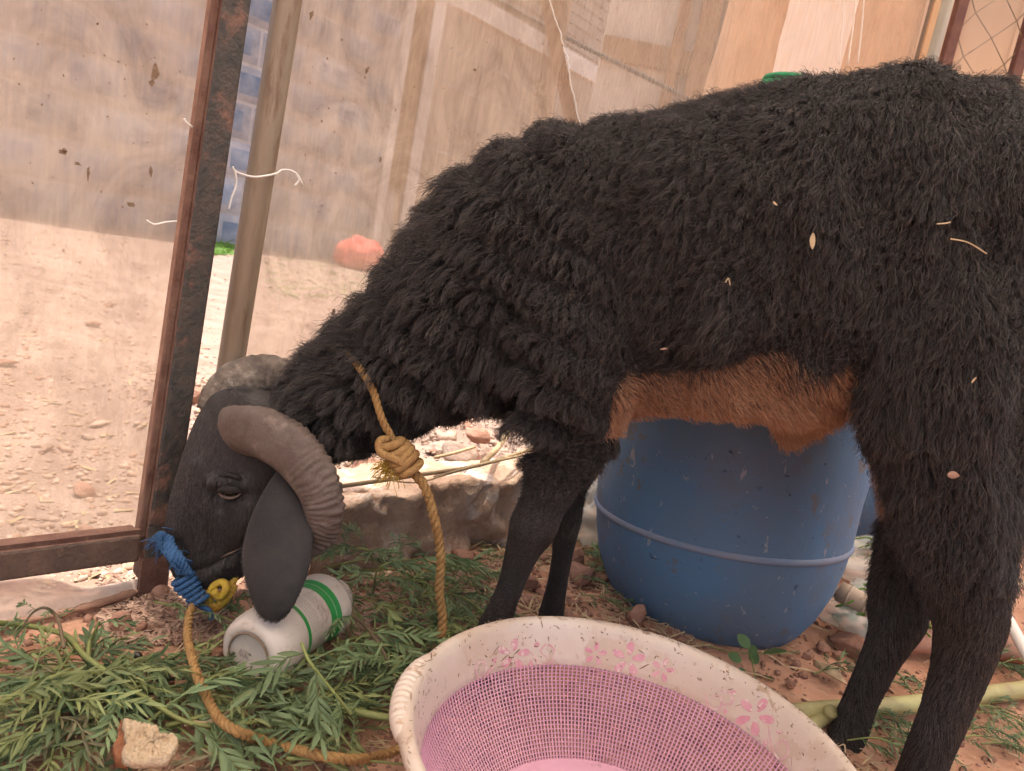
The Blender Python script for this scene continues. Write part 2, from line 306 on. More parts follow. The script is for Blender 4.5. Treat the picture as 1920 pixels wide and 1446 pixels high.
fleece_m = hair_mat('black_fleece', (0.0135, 0.0118, 0.0112), (0.100, 0.080, 0.069))
coat_m = hair_mat('short_black_coat', (0.019, 0.0155, 0.0145), (0.085, 0.066, 0.057), 0.5)
tan_hair = hair_mat('tan_belly_hair', (0.28, 0.135, 0.072), (0.52, 0.31, 0.18), 0.5)
mixed_hair = hair_mat('dark_mixed_belly_hair', (0.035, 0.025, 0.02), (0.20, 0.10, 0.06), 0.5)
def plastic_clear():
    m = bpy.data.materials.new('clear_film'); m.use_nodes = True; n = m.node_tree.nodes; l = m.node_tree.links
    b = n['Principled BSDF']; b.inputs['Base Color'].default_value = (0.7, 0.7, 0.62, 1); b.inputs['Roughness'].default_value = 0.2
    tp = n.new('ShaderNodeBsdfTransparent'); mx = n.new('ShaderNodeMixShader'); mx.inputs[0].default_value = 0.62
    l.new(b.outputs[0], mx.inputs[1]); l.new(tp.outputs[0], mx.inputs[2]); l.new(mx.outputs[0], n['Material Output'].inputs[0]); return m
film = plastic_clear()

# ================================================================== SETTING
# ground: one sheet, fine near the pen
def axis(c, near, far, n):
    u = np.linspace(-1, 1, n); k = 6.0
    return c + near * u + (far - near) * np.sign(u) * np.abs(u) ** k
xs = axis(0.1, 1.6, 60, 340); ys = axis(1.1, 1.5, 60, 340)
X, Y = np.meshgrid(xs, ys, indexing='ij'); Z = gz(X, Y)
P = np.stack([X, Y, X * 0], -1)
Z = Z + (0.0035 * fbm(P, 60, 3, 21)) * (np.hypot(X, Y - 1) < 3)
nx, ny = X.shape; idx = np.arange(nx * ny).reshape(nx, ny)
fq = np.stack([idx[:-1, :-1], idx[1:, :-1], idx[1:, 1:], idx[:-1, 1:]], -1).reshape(-1, 4)
gm = mesh_data('ground', np.stack([X, Y, Z], -1), fq, earth)
ground = obj('ground', gm, kind='structure')
# ground material: red pen soil / paler dusty yard
t = earth.node_tree
def yard_mix():
    n = t.nodes; l = t.links; b = n['Principled BSDF']; src = b.inputs['Base Color'].links[0].from_socket
    geo = n.new('ShaderNodeNewGeometry'); sep = n.new('ShaderNodeSeparateXYZ'); l.new(geo.outputs['Position'], sep.inputs[0])
    def mth(op, a, c):
        q = n.new('ShaderNodeMath'); q.operation = op
        for k, z in enumerate((a, c)):
            if isinstance(z, (int, float)): q.inputs[k].default_value = z
            else: l.new(z, q.inputs[k])
        return q.outputs[0]
    d = mth('ADD', mth('MULTIPLY', sep.outputs[0], float(FN[0])), mth('MULTIPLY', sep.outputs[1], float(FN[1])))
    nz = n.new('ShaderNodeTexNoise'); nz.inputs['Scale'].default_value = 6; nz.inputs['Detail'].default_value = 6; l.new(geo.outputs['Position'], nz.inputs['Vector'])
    d = mth('ADD', d, mth('MULTIPLY', nz.outputs[0], 0.2))
    mr = n.new('ShaderNodeMapRange'); mr.inputs[1].default_value = float(FN @ FA) + 0.02; mr.inputs[2].default_value = float(FN @ FA) + 0.22; l.new(d, mr.inputs[0])
    v = n.new('ShaderNodeTexNoise'); v.inputs['Scale'].default_value = 5; v.inputs['Detail'].default_value = 9; v.inputs['Roughness'].default_value = 0.75; l.new(geo.outputs['Position'], v.inputs['Vector'])
    r2 = n.new('ShaderNodeMapRange'); r2.inputs[1].default_value = 0.38; r2.inputs[2].default_value = 0.62; l.new(v.outputs[0], r2.inputs[0])
    c = n.new('ShaderNodeMix'); c.data_type = 'RGBA'; c.inputs[6].default_value = (0.27, 0.185, 0.145, 1); c.inputs[7].default_value = (0.37, 0.27, 0.22, 1); l.new(r2.outputs[0], c.inputs[0])
    mx = n.new('ShaderNodeMix'); mx.data_type = 'RGBA'; l.new(mr.outputs[0], mx.inputs[0]); l.new(src, mx.inputs[6]); l.new(c.outputs[2], mx.inputs[7]); l.new(mx.outputs[2], b.inputs['Base Color'])
yard_mix()

# unseen pen roof, shaped for the shade the animal stands in; its edge sits so that the shade ends at the fence line
RZ = 2.3; shift = np.array([SUN.x, SUN.y]) / SUN.z * RZ
a0 = FA + FD * -3.2 - FN * 0.075 + shift; a1 = FA + FD * 4.5 - FN * 0.075 + shift
b0 = a0 - FN * 3.6; b1 = a1 - FN * 3.6
rb = Buf(); nrib = 60
for k in range(nrib):
    s0, s1 = k / nrib, (k + 1) / nrib
    z0 = RZ + (0.03 if k % 2 else 0); z1 = RZ + (0 if k % 2 else 0.03)
    p = [a0 + (a1 - a0) * s0, a0 + (a1 - a0) * s1, b0 + (b1 - b0) * s1, b0 + (b1 - b0) * s0]
    zz = [z0, z1, z1, z0]
    rb.add([[q[0], q[1], h] for q, h in zip(p, zz)] + [[q[0], q[1], h + 0.002] for q, h in zip(p, zz)], [(0, 3, 2, 1), (4, 5, 6, 7), (0, 1, 5, 4), (2, 3, 7, 6)])
v, f = rb.out(); mobj('unseen_pen_roof', v, f, roof_m, smoothit=False, kind='structure')

# concrete kerb under the fence
def curb():
    n1, n2 = 220, 40; s = np.linspace(0.19, 2.6, n1); prof = []
    hw, hh = 0.06, 0.118
    for k in range(n2):
        a = k / (n2 - 1)
        if a < 0.4: prof.append((-hw - 0.012 * (1 - a / 0.4), -0.03 + (hh + 0.03) * a / 0.4))
        elif a < 0.6: prof.append((-hw + 2 * hw * (a - 0.4) / 0.2, hh))
        else: prof.append((hw, hh - (hh + 0.03) * (a - 0.6) / 0.4))
    prof = np.array(prof)
    V = np.zeros((n1, n2, 3))
    for i, si in enumerate(s):
        V[i, :, 0] = FA[0] + FD[0] * si + FN[0] * (prof[:, 0] + 0.015); V[i, :, 1] = FA[1] + FD[1] * si + FN[1] * (prof[:, 0] + 0.015); V[i, :, 2] = prof[:, 1]
    d = 0.036 * fbm(V, 9, 3, 3) + 0.026 * fbm(V, 34, 4, 8)
    nrm = np.zeros_like(V); nrm[..., 0] = -FN[0]; nrm[..., 1] = -FN[1]
    V += nrm * (d * (V[..., 2] < hh + 1))[..., None]; V[..., 2] += np.where(V[..., 2] > 0.06, 0.028 * fbm(V + 5, 12, 4, 4), 0)
    ii = np.arange(n1 * n2).reshape(n1, n2)
    fq = np.stack([ii[:-1, :-1], ii[1:, :-1], ii[1:, 1:], ii[:-1, 1:]], -1).reshape(-1, 4)
    faces = [tuple(q) for q in fq] + [tuple(ii[0, ::-1]), tuple(ii[-1])]
    return V.reshape(-1, 3), faces
v, f = curb(); o = mobj('concrete_kerb', v, f, conc); o['label'] = 'rough concrete kerb with crumbling top running under the neck of the sheep'; o['category'] = 'kerb'

# boundary wall
W0 = np.array([-4.51, 6.30]); WD = np.array([0.607, 0.794]); WD /= np.linalg.norm(WD); WN = np.array([WD[1], -WD[0]])  # towards us
def wallpt(px, py, off=0.0):
    r = ray(px, py); nn = np.array([-WD[1], WD[0]]); t = (nn @ W0 - off) / (nn @ r[:2]); q = EYE + r * t
    return np.array([(q[:2] - W0) @ WD, q[2]])
WAX = np.array([[WD[0], WD[1], 0], [WN[0], WN[1], 0], [0, 0, 1.0]])
def wbox(b, s0, s1, z0, z1, o0, o1):
    c2 = W0 + WD * (s0 + s1) / 2 + WN * (o0 + o1) / 2
    b.add(*box((c2[0], c2[1], (z0 + z1) / 2), (s1 - s0, o1 - o0, z1 - z0), WAX))
sp = wallpt(770, 200)[0]; s_end = sp + 12
c0 = wallpt(850, 15); c1 = wallpt(1200, 170)
wall = thing('boundary_wall', 'tall block boundary wall with whitewashed stripes across the sunny yard, behind the netting', 'wall', (W0[0], W0[1], 0))
b = Buf(); wbox(b, -3.5, sp - 4, -0.1, 3.2, -0.2, 0.0); wbox(b, sp - 4.002, sp, -0.1, 4.2, -0.2, -0.001); v, f = b.out(); mobj('wall_core', v, f, mortar, wall, smoothit=False)
def block_mesh(seed, w_, h_):
    r = np.random.default_rng(seed); bm = bmesh.new()
    n_, k_ = 6, 5; vs = []
    for i in range(n_ + 1):
        for j in range(k_ + 1):
            u, q = i / n_, j / k_; e = min(u, 1 - u, q, 1 - q)
            d = 0.018 if e > 0 else 0.0
            d += 0.016 * r.random() if e > 0.15 else 0
            vs.append(bm.verts.new(((u - .5) * w_, d, (q - .5) * h_)))
    for i in range(n_):
        for j in range(k_):
            a = i * (k_ + 1) + j; ff = bm.faces.new((vs[a], vs[a + k_ + 1], vs[a + k_ + 2], vs[a + 1]))
            ff.material_index = 1 if (0 < i < n_ - 1 and 0 < j < k_ - 1) else 0
    me = bpy.data.meshes.new('block'); bm.to_mesh(me); bm.free(); me.materials.append(block_m); me.materials.append(face_m)
    me.polygons.foreach_set('use_smooth', [True] * len(me.polygons)); return me
BW, BH = 0.62, 0.37
bms = [block_mesh(i, BW - 0.03, BH - 0.03) for i in range(6)]
ang = math.atan2(WD[1], WD[0])
for row in range(11):
    s = -3.4 + (BW / 2 if row % 2 else 0)
    while s + BW / 2 < sp:
        q = W0 + WD * s + WN * 0.001
        o = bpy.data.objects.new('block', random.choice(bms)); C.objects.link(o); o.parent = wall; o.matrix_parent_inverse = Matrix.Translation(wall.location).inverted()
        o.location = (q[0], q[1], 0.14 + row * (BH + 0.005)); o.rotation_euler = (0, 0, ang + math.pi); s += BW
        if row > 7 and s - BW < sp - 4: bpy.data.objects.remove(o)
# whitewashed pilaster and plaster section on the right
b = Buf(); wbox(b, sp, s_end, -0.1, 2.2, -0.22, -0.02)
v, f = b.out(); 
# sloping/level top of the plaster wall follows the photographed coping line
ztop = 0.5 * (c0[1] + c1[1])
b = Buf(); wbox(b, sp, s_end, -0.1, ztop - 0.12, -0.22, -0.02); v, f = b.out(); mobj('plaster_wall', v, f, plaster, wall, smoothit=False)
b = Buf(); wbox(b, sp + 0.5, s_end, ztop - 0.12, ztop + 0.13, -0.24, 0.03); v, f = b.out(); mobj('coping', v, f, white_wash, wall, smoothit=False)
for (dx, ww) in ((-0.32, 0.12), (0.10, 0.18)):
    b = Buf(); wbox(b, sp + dx, sp + dx + ww, 0.0, 4.2, 0.0, 0.05); v, f = b.out(); mobj('whitewashed_strip', v, f, white_wash, wall, smoothit=False)
b = Buf(); wbox(b, sp - 0.18, sp + 0.09, 1.0, 4.2, 0.002, 0.03); v, f = b.out(); mobj('brown_strip', v, f, beam_m, wall, smoothit=False)
for row in range(int((ztop - 0.2) / 0.42)):
    b = Buf(); wbox(b, sp + 0.32, s_end, 0.32 + row * 0.42, 0.345 + row * 0.42, -0.02, -0.008); v, f = b.out(); mobj('plaster_joint', v, f, mortar, wall, smoothit=False)

# building beyond the wall top (fills the top of the frame)
bld = thing('tall_building', 'tan boarded building rising behind the coping of the boundary wall', 'building', (2, 14, 0))
b = Buf(); wbox(b, sp - 2, s_end + 14, 0, 11, -2.4, -2.2); v, f = b.out(); mobj('wall', v, f, cream, bld, smoothit=False)
for k in range(26):
    b = Buf(); wbox(b, sp + 0.2, sp + 8, 2.6 + k * 0.2, 2.6 + k * 0.2 + 0.17, -2.2, -2.17); v, f = b.out(); mobj('board', v, f, plaster, bld, smoothit=False)
shed = thing('shed', 'cream shed with a brown cross beam and brown posts beyond the netting above the back', 'shed', (at(1250, 100, 7.5)[0], 7.5, 0))
def fbox(x0, x1, z0, z1, y0, y1): b = Buf(); b.add(*box(((x0 + x1) / 2, (y0 + y1) / 2, (z0 + z1) / 2), (x1 - x0, y1 - y0, z1 - z0))); return b.out()
xl = at(1135, 60, 7.5)[0]; zb0 = at(1180, 122, 7.5)[2]; zb1 = at(1180, 78, 7.5)[2]
v, f = fbox(xl, xl + 6, 0, 6, 7.5, 7.7); mobj('wall', v, f, cream, shed, smoothit=False)
v, f = fbox(xl, xl + 6, zb0, zb1, 7.42, 7.499); mobj('beam', v, f, beam_m, shed, smoothit=False)
for px_, w_ in ((1258, .10), (1300, .18), (1345, .10)):
    x_ = at(px_, 90, 7.4)[0]; v, f = fbox(x_, x_ + w_, 0, 6, 7.36, 7.415); mobj('post', v, f, beam_m, shed, smoothit=False)
xx_ = at(1360, 90, 7.4)[0]; v, f = fbox(xx_, xx_ + 1.6, 0, 6, 7.3, 7.35); mobj('door', v, f, ochre, shed, smoothit=False)

# ochre wall at the right behind the corner
q0 = at(1500, 60, 5.2); q1 = at(2300, 60, 4.2)
och = thing('ochre_wall', 'smooth ochre wall behind the chain link gate in the upper right corner', 'wall', (q0[0], q0[1], 0))
d = (q1 - q0)[:2]; Lw = np.linalg.norm(d); d /= Lw; nn = np.array([-d[1], d[0]])
b = Buf(); c = q0[:2] + d * Lw / 2; b.add(*box((c[0], c[1], 5.9), (Lw, 0.15, 11.9), np.array([[d[0], d[1], 0], [nn[0], nn[1], 0], [0, 0, 1]])))
v, f = b.out(); mobj('wall_panel', v, f, ochre, och, smoothit=False)
for k in range(9):
    c = q0[:2] + d * (0.3 + k * 0.5) - nn * 0.085
    b = Buf(); b.add(*box((c[0], c[1], 5.9), (0.22, 0.02, 11.7), np.array([[d[0], d[1], 0], [nn[0], nn[1], 0], [0, 0, 1]]))); v, f = b.out(); mobj('pleat', v, f, ochre, och, smoothit=False)

# ================================================================== FENCE
def vtube(p, r, z0, z1, seg=20, lean=(0, 0)):
    return tube(np.array([[p[0] + lean[0] * z, p[1] + lean[1] * z, z] for z in np.linspace(z0, z1, 14)]), r, seg)
def lean_of(pa, pb):      # lean along the fence of a post seen through two points
    qa, qb = fl(*pa), fl(*pb); k = ((qb - qa)[:2] @ FD) / (qb[2] - qa[2]); return k, qa[:2] - FD * k * qa[2]
# left rusty post (square tube turned with the fence) with bottom rail
gate = thing('pen_gate_frame', 'rusty steel gate frame with leaning square upright and bottom rail by the sheep nose', 'gate frame', fence_pt(0))
kU, up_p = lean_of((292, 1000), (431, 20))
ps = (up_p - FA) @ FD; up_p = FA + FD * ps
b = Buf(); b.add(*box((up_p[0], up_p[1], 1.27), (0.033, 0.033, 2.50), FAX)); v, f = b.out()
o = mobj('upright', v, f, darksteel, gate, smoothit=False); bevel(o, 0.004)
o.data.materials.append(rust)
for p in o.data.polygons:
    if p.normal.x * -FD[0] + p.normal.y * -FD[1] > 0.5: p.material_index = 1
c = up_p - FD * 0.0205 - FN * 0.0095; b = Buf(); b.add(*box((c[0], c[1], 1.29), (0.008, 0.006, 2.42), FAX)); v, f = b.out(); bevel(mobj('door_stop', v, f, rust, gate, smoothit=False), 0.0015)
c = up_p - FD * 0.0182 + FN * 0.009; b = Buf(); b.add(*box((c[0], c[1], 1.29), (0.004, 0.012, 2.42), FAX)); v, f = b.out(); mobj('weld_strip', v, f, hem_m, gate, smoothit=False)
c = up_p - FD * 0.62; b = Buf(); b.add(*box((c[0], c[1], 0.068), (1.2, 0.036, 0.036), FAX)); v, f = b.out()
o = mobj('bottom_rail', v, f, rail_m, gate, smoothit=False); bevel(o, 0.004)
o.data.materials.append(rust)
for p in o.data.polygons:
    if p.normal.z > 0.5: p.material_index = 1
c = up_p - FD * 0.62 - FN * 0.012; b = Buf(); b.add(*box((c[0], c[1], 0.0885), (1.2, 0.005, 0.006), FAX)); v, f = b.out(); mobj('rail_lip', v, f, rust, gate, smoothit=False)
b = Buf(); c = up_p - FN * 0.014; b.add(*box((c[0], c[1], 0.022), (0.034, 0.008, 0.062), FAX)); v, f = b.out(); mobj('foot_plate', v, f, rust, gate, smoothit=False)
for ch in gate.children:
    if ch.name.split('.')[0] in ('upright', 'door_stop', 'weld_strip'):
        for vv in ch.data.vertices: vv.co.x += FD[0] * kU * vv.co.z; vv.co.y += FD[1] * kU * vv.co.z
# pipe post
kP, pp = lean_of((432, 690), (538, 10))
v, f = vtube(pp, 0.0162, -0.05, 2.5, 24, FD * kP); o = mobj('pipe_post', v, f, galv); o['label'] = 'weathered round galvanised pipe post right of the rusty gate upright'; o['category'] = 'post'
# corner pipe far right
cp = fl(1750, 60)[:2]
v, f = vtube(cp, 0.030, -0.05, 2.7, 24); o = mobj('pipe_post', v, f, galv2); o['label'] = 'smooth grey pipe post above the rump beside the chain link gate'; o['category'] = 'post'

# netting
def net(name, s0, s1, z0, z1, off, mat_, label, amp=0.012, pleat=0.0, ns=140, nz_=80, seed=3, hem=True, zfun=None, lean=(0, 0)):
    S, Zz = np.meshgrid(np.linspace(s0, s1, ns), np.linspace(0, 1, nz_), indexing='ij')
    zb = z0 if zfun is None else zfun(S)
    Zv = zb + (z1 - zb) * Zz
    Pn = np.stack([S, Zv * 0.6, S * 0], -1)
    o_ = off + amp * fbm(Pn, 4, 4, seed) + pleat * np.sin(S * 60 + 2 * noise(Pn, 2, 5)) * 0.5 + 0.25 * amp * noise(np.stack([S * 3 + Zv * 9, S - Zv, S * 0], -1), 2.0, seed + 3)
    S = S + lean[0] * Zv * (s1 - S) / (s1 - s0) + lean[1] * Zv * (S - s0) / (s1 - s0)
    V = np.stack([FA[0] + FD[0] * S + FN[0] * o_, FA[1] + FD[1] * S + FN[1] * o_, Zv], -1)
    ii = np.arange(ns * nz_).reshape(ns, nz_); fq = np.stack([ii[:-1, :-1], ii[1:, :-1], ii[1:, 1:], ii[:-1, 1:]], -1).reshape(-1, 4)
    o = obj(name, mesh_data(name, V, fq, mat_)); o['label'] = label; o['category'] = 'netting'; return o
sU = (up_p - FA) @ FD; sP = (pp - FA) @ FD; sC = (cp - FA) @ FD
net('gate_netting', sU - 1.25, sU + 0.004, 0.06, 2.5, 0.024, net_brown, 'dusty tan netting stretched over the gate frame left of the rusty upright', lean=(0, kU))
s_seam = (fl(1065, 150)[:2] - FA) @ FD; s_fold = (fl(1400, 60)[:2] - FA) @ FD
net('fence_netting', sP, s_seam, 0.27, 2.6, 0.024, net_brown, 'dusty tan netting between the round pipe post and the white seam', seed=11, lean=(kP, 0))
net('fence_netting', s_seam - 0.04, sC - 0.01, 0.27, 2.6, 0.032, net_thin, 'tan netting right of the white seam above the back of the sheep', seed=17)
net('folded_netting', s_fold, sC + 0.02, 0.5, 2.6, 0.06, net_fold, 'pleated double netting hanging beside the grey pipe post over the rump', pleat=0.02, seed=23, ns=260)
s_w0 = (fl(1475, 60)[:2] - FA) @ FD; s_w1 = (fl(1600, 60)[:2] - FA) @ FD
net('sun_toned_netting', s_w0, s_w1, 0.9, 2.6, 0.01, net_glare, 'whitish strip standing in for sun glare on the netting above the middle of the back', pleat=0.01, seed=29, ns=120)  # sun glare on the netting, painted as an added whiter strip
for k_, (xa, xb) in enumerate(((1583, 1573), (1605, 1590), (1620, 1608))):  # net wrinkles catching the sun, drawn as white lines
    v, f = tube(catmull([fl(xa + 8, -60, -.01), fl(xa, 0, -.01), fl((xa + xb) / 2 + 2, 50, -.01), fl(xb, 120, -.01)], 20), 0.0018, 5); o = mobj('lit_wrinkle', v, f, white_s); o['label'] = ('leftmost', 'middle', 'rightmost')[k_] + ' of three sunlit net wrinkles drawn as white threads in front of the glare strip'; o['category'] = 'thread'
# torn flap under the rail, its sunlit whiteness put into the colour
def flap():
    n1, n2 = 60, 14; T_ = np.linspace(0, 1, n1); A = catmull([g(-160, 1235), g(0, 1188), g(90, 1168), g(160, 1150), g(215, 1134), g(262, 1118)], n1)
    Bq = catmull([fl(-160, 1118, 0.02), fl(0, 1098, 0.02), fl(90, 1092, 0.02), fl(150, 1110, 0.02), fl(200, 1126, 0.02), fl(258, 1108, 0.02)], n1)
    V = np.zeros((n1, n2, 3))
    for j in range(n2):
        t_ = j / (n2 - 1); V[:, j] = A * (1 - t_) + Bq * t_; V[:, j, 2] = np.maximum(V[:, j, 2], 0) + 0.006 * np.sin(t_ * 3.1) + 0.003
    V[..., 2] += 0.004 * fbm(V, 30, 3, 2) + 0.004
    ii = np.arange(n1 * n2).reshape(n1, n2); fq = np.stack([ii[:-1, :-1], ii[1:, :-1], ii[1:, 1:], ii[:-1, 1:]], -1).reshape(-1, 4)
    return V, fq, A
V, fq, hemline = flap()
fp = thing('net_flap', 'torn skirt of netting coloured sunlit white with a brown hem lying under the rusty bottom rail', 'netting', hemline[20])
obj('net_sheet', mesh_data('net_sheet', V, fq, net_sun_white), fp)
v, f = tube(hemline + np.array([0, 0, 0.008]), 0.0045 + 0.002 * noise(np.arange(60)[:, None] * np.array([0.35, 0, 0])), 8); mobj('hem', v, f, hem_m, fp)
# seam string and batten
a_ = fl(1022, -60, 0.0)[:3]; pts = [fl(x, y, -0.004) for x, y in ((1018, -60), (1038, 20), (1055, 80), (1066, 120), (1072, 165), (1088, 230), (1105, 330))]
v, f = tube(catmull(pts, 60) + 0.003 * np.stack([fbm(np.arange(60)[:, None] * [0.3, 0, 0], 1, 2, 1)] * 3, -1), 0.0011, 6); o = mobj('white_string', v, f, white_s); o['label'] = 'white string running down the seam of the netting above the withers'; o['category'] = 'string'
pts = [fl(x, y, 0.05) for x, y in ((1015, -60), (1045, 100), (1072, 230), (1100, 360))]
v, f = tube(catmull(pts, 20), 0.016, 4, flat=0.4); o = mobj('batten', v, f, beam_m, smoothit=False); o['label'] = 'thin brown wooden batten behind the netting beside the white string'; o['category'] = 'batten'
# cable outside
pts = [at(x, y, 4.2) for x, y in ((880, -30), (1000, 38), (1100, 90), (1240, 160), (1340, 215))]
v, f = tube(catmull(pts, 30), 0.013, 8); o = mobj('cable', v, f, cable_m); o['label'] = 'dark cable sagging diagonally beyond the netting, above the withers'; o['category'] = 'cable'
# white wire ties at the pipe
tie = thing('wire_tie', 'white wire tie twisted round the weathered pipe post, ends sticking out on both sides', 'wire tie', fl(480, 330, -0.02))
for pl in (((436, 312), (440, 320), (455, 327), (480, 332), (516, 326), (528, 319), (545, 320), (558, 328), (568, 347)), ((556, 327), (560, 338), (553, 348)), ((441, 321), (443, 345), (434, 372), (429, 392))):
    pts = []
    for i_, (x, y) in enumerate(pl): pts.append(fl(x, y, -0.024 if 455 < x < 520 else -0.008))
    v, f = tube(catmull(pts, 30), 0.0012, 6); mobj('wire', v, f, white_s, tie)
wb = Buf(); wb.add(*tube(catmull([fl(x, y, -0.004) for x, y in ((345, 222), (350, 230), (362, 239))], 10), 0.0012, 6)); v, f = wb.out()
o = mobj('wire_end', v, f, white_s); o['label'] = 'short white wire end poking through the netting left of the rusty upright'; o['category'] = 'wire'
wb = Buf(); wb.add(*tube(catmull([fl(x, y, 0.01) for x, y in ((275, 413), (290, 421), (310, 417), (332, 415))], 14), 0.0010, 6)); v, f = wb.out()
o = mobj('wire_end', v, f, white_s); o['label'] = 'curled pale wire lower on the netting left of the rusty upright'; o['category'] = 'wire'
# debris caught in the net
db = Buf()
def fleck(c, sx, sz, off=-0.006):
    k = 7; a = np.sort(rng.random(k)) * 2 * np.pi; r = 0.5 + 0.5 * rng.random(k); q = fl(c[0], c[1], off)
    v = [q + np.array([FD[0] * math.cos(t) * sx * rr, FD[1] * math.cos(t) * sx * rr, math.sin(t) * sz * rr]) for t, rr in zip(a, r)]
    db.add(v + [p - np.array([FN[0], FN[1], 0]) * 0.001 for p in v], [tuple(range(k)), tuple(range(2 * k - 1, k - 1, -1))])
for c, sx, sz in (((289, 137), .006, .012), ((284, 155), .004, .006), ((584, 28), .004, .008), ((688, 130), .004, .009), ((283, 318), .003, .010), ((115, 285), .008, .003), ((120, 283), .003, .004), ((245, 383), .005, .004), ((165, 325), .002, .010), ((145, 308), .004, .003), ((713, 298), .002, .006), ((625, 585), .003, .006), ((890, 132), .004, .003)): fleck(c, sx, sz)
for k in range(70): fleck((rng.uniform(560, 1200), rng.uniform(0, 400)), rng.uniform(.0006, .0018), rng.uniform(.0008, .003))
for k in range(40): fleck((rng.uniform(0, 340), rng.uniform(0, 400)), rng.uniform(.0006, .0015), rng.uniform(.0008, .002))
v, f = db.out(); o = mobj('net_debris', v, f, grime, smoothit=False, kind='stuff'); o['label'] = 'dark flecks of dry leaf caught in the netting'; o['category'] = 'debris'

# chain link gate in the corner
cg = thing('chain_link_gate', 'chain link gate leaf in a dark red steel frame, upper right corner', 'gate', (at(1790, 60, 2.0)[0], 2.0, 0))
gA = at(1788, 60, 2.0); gB = at(1926, 60, 2.0)
for q in (gA, gB):
    b = Buf(); b.add(*box((q[0], 2.0, 1.35), (0.026, 0.026, 2.7))); v, f = b.out(); bevel(mobj('frame_post', v, f, redsteel, cg, smoothit=False), 0.003)
q = gA; b = Buf(); b.add(*box((q[0] - 0.045, 2.03, 1.35), (0.014, 0.01, 2.7))); v, f = b.out(); mobj('edge_strip', v, f, ochre, cg, smoothit=False)
b = Buf(); cw = 0.103
for i in range(-1, 5):
    pz = []
    for j in range(46):
        zz = 0.2 + j * cw * 0.5 * 1.0; xx = gA[0] - 0.01 + (i + (0.5 if j % 2 else 0) * (1)) * cw
        pz.append((min(max(xx, gA[0] + 0.005), gB[0]), 2.0 + (0.003 if j % 2 else -0.003), zz))
    b.add(*tube(pz, 0.0017, 5))
    pz = [(min(max(gA[0] - 0.01 + (i + (0.5 if j % 2 else 1.0)) * cw, gA[0] + 0.005), gB[0]), 2.0 + (0.003 if j % 2 else -0.003), 0.2 + j * cw * 0.5) for j in range(46)]
    b.add(*tube(pz, 0.0017, 5))
v, f = b.out(); mobj('chain_link_mesh', v, f, galv, cg)

# ================================================================== YARD things
def rock_mesh(seed, sx=1, sy=1, sz=0.6, sub=2, mat_=None, rough=0.35):
    bm = bmesh.new(); bmesh.ops.create_icosphere(bm, subdivisions=sub, radius=1)
    co = np.array([v.co[:] for v in bm.verts]); r = np.random.default_rng(seed)
    for k in range(7):      # plane cuts make facets
        n_ = r.normal(size=3); n_ /= np.linalg.norm(n_); d_ = r.uniform(0.5, 0.85); ex = np.clip(co @ n_ - d_, 0, None); co -= ex[:, None] * n_ * 0.92
    co *= (1 + rough * fbm(co + seed * 3.1, 1.6, 3, seed))[:, None]; co *= (sx, sy, sz)
    for v_, c_ in zip(bm.verts, co): v_.co = c_
    me = bpy.data.meshes.new('rock'); bm.to_mesh(me); bm.free(); me.materials.append(mat_ or stone_red)
    if sub > 2: me.polygons.foreach_set('use_smooth', [True] * len(me.polygons))
    return me
def rock(px, py, size, label, mat_=stone_red, group=None, z=None, asp=(1, .8, .6), sub=3, yaw=None, sink=0.25, cat='stone', lift=None):
    q = g(px, py, 0.0 if z is None else z); zz = float(gz(q[0], q[1])) if z is None else z
    q = g(px, py, zz)
    asp = asp if py > 1030 else (1, .65, .32); size = size if py > 1030 else size * .8
    me = rock_mesh(random.randrange(9999), *asp, sub=sub, mat_=mat_)
    o = obj('stone', me); o.scale = (size,) * 3; o.location = (q[0], q[1], zz + size * asp[2] * (1 - sink)); o.rotation_euler = (random.uniform(-.3, .3), random.uniform(-.3, .3), random.uniform(0, 6) if yaw is None else yaw)
    o['label'] = label; o['category'] = cat
    if group: o['group'] = group
    return o
# yard stones seen through the netting
for px, py, s, lb in ((205, 575, .035, 'small reddish stone in the sunny yard, left of the upright, highest of three'),
                      (175, 612, .04, 'brown stone in the yard below the small reddish stone'),
                      (160, 925, .035, 'flat red brown stone behind the gate netting, just above the bottom rail'),
                      (165, 1000, .024, 'angular brown stone touching the view line of the rusty bottom rail'),
                      (280, 728, .02, 'dark red pebble against the left edge of the rusty upright'),
                      (185, 800, .03, 'long pale flake of stone in the yard, left of the upright'),
                      (85, 845, .022, 'pale white stone in the yard near the left edge'),
                      (165, 822, .018, 'white chip of stone in the middle of the netted yard'),
                      (12, 685, .035, 'red stone at the left edge of the picture in the yard'),
                      (640, 600, .04, 'brown stone behind the nape of the sheep in the yard')):
    rock(px, py, s, lb, stone_pale if 'pale' in lb or 'white' in lb else stone_red)
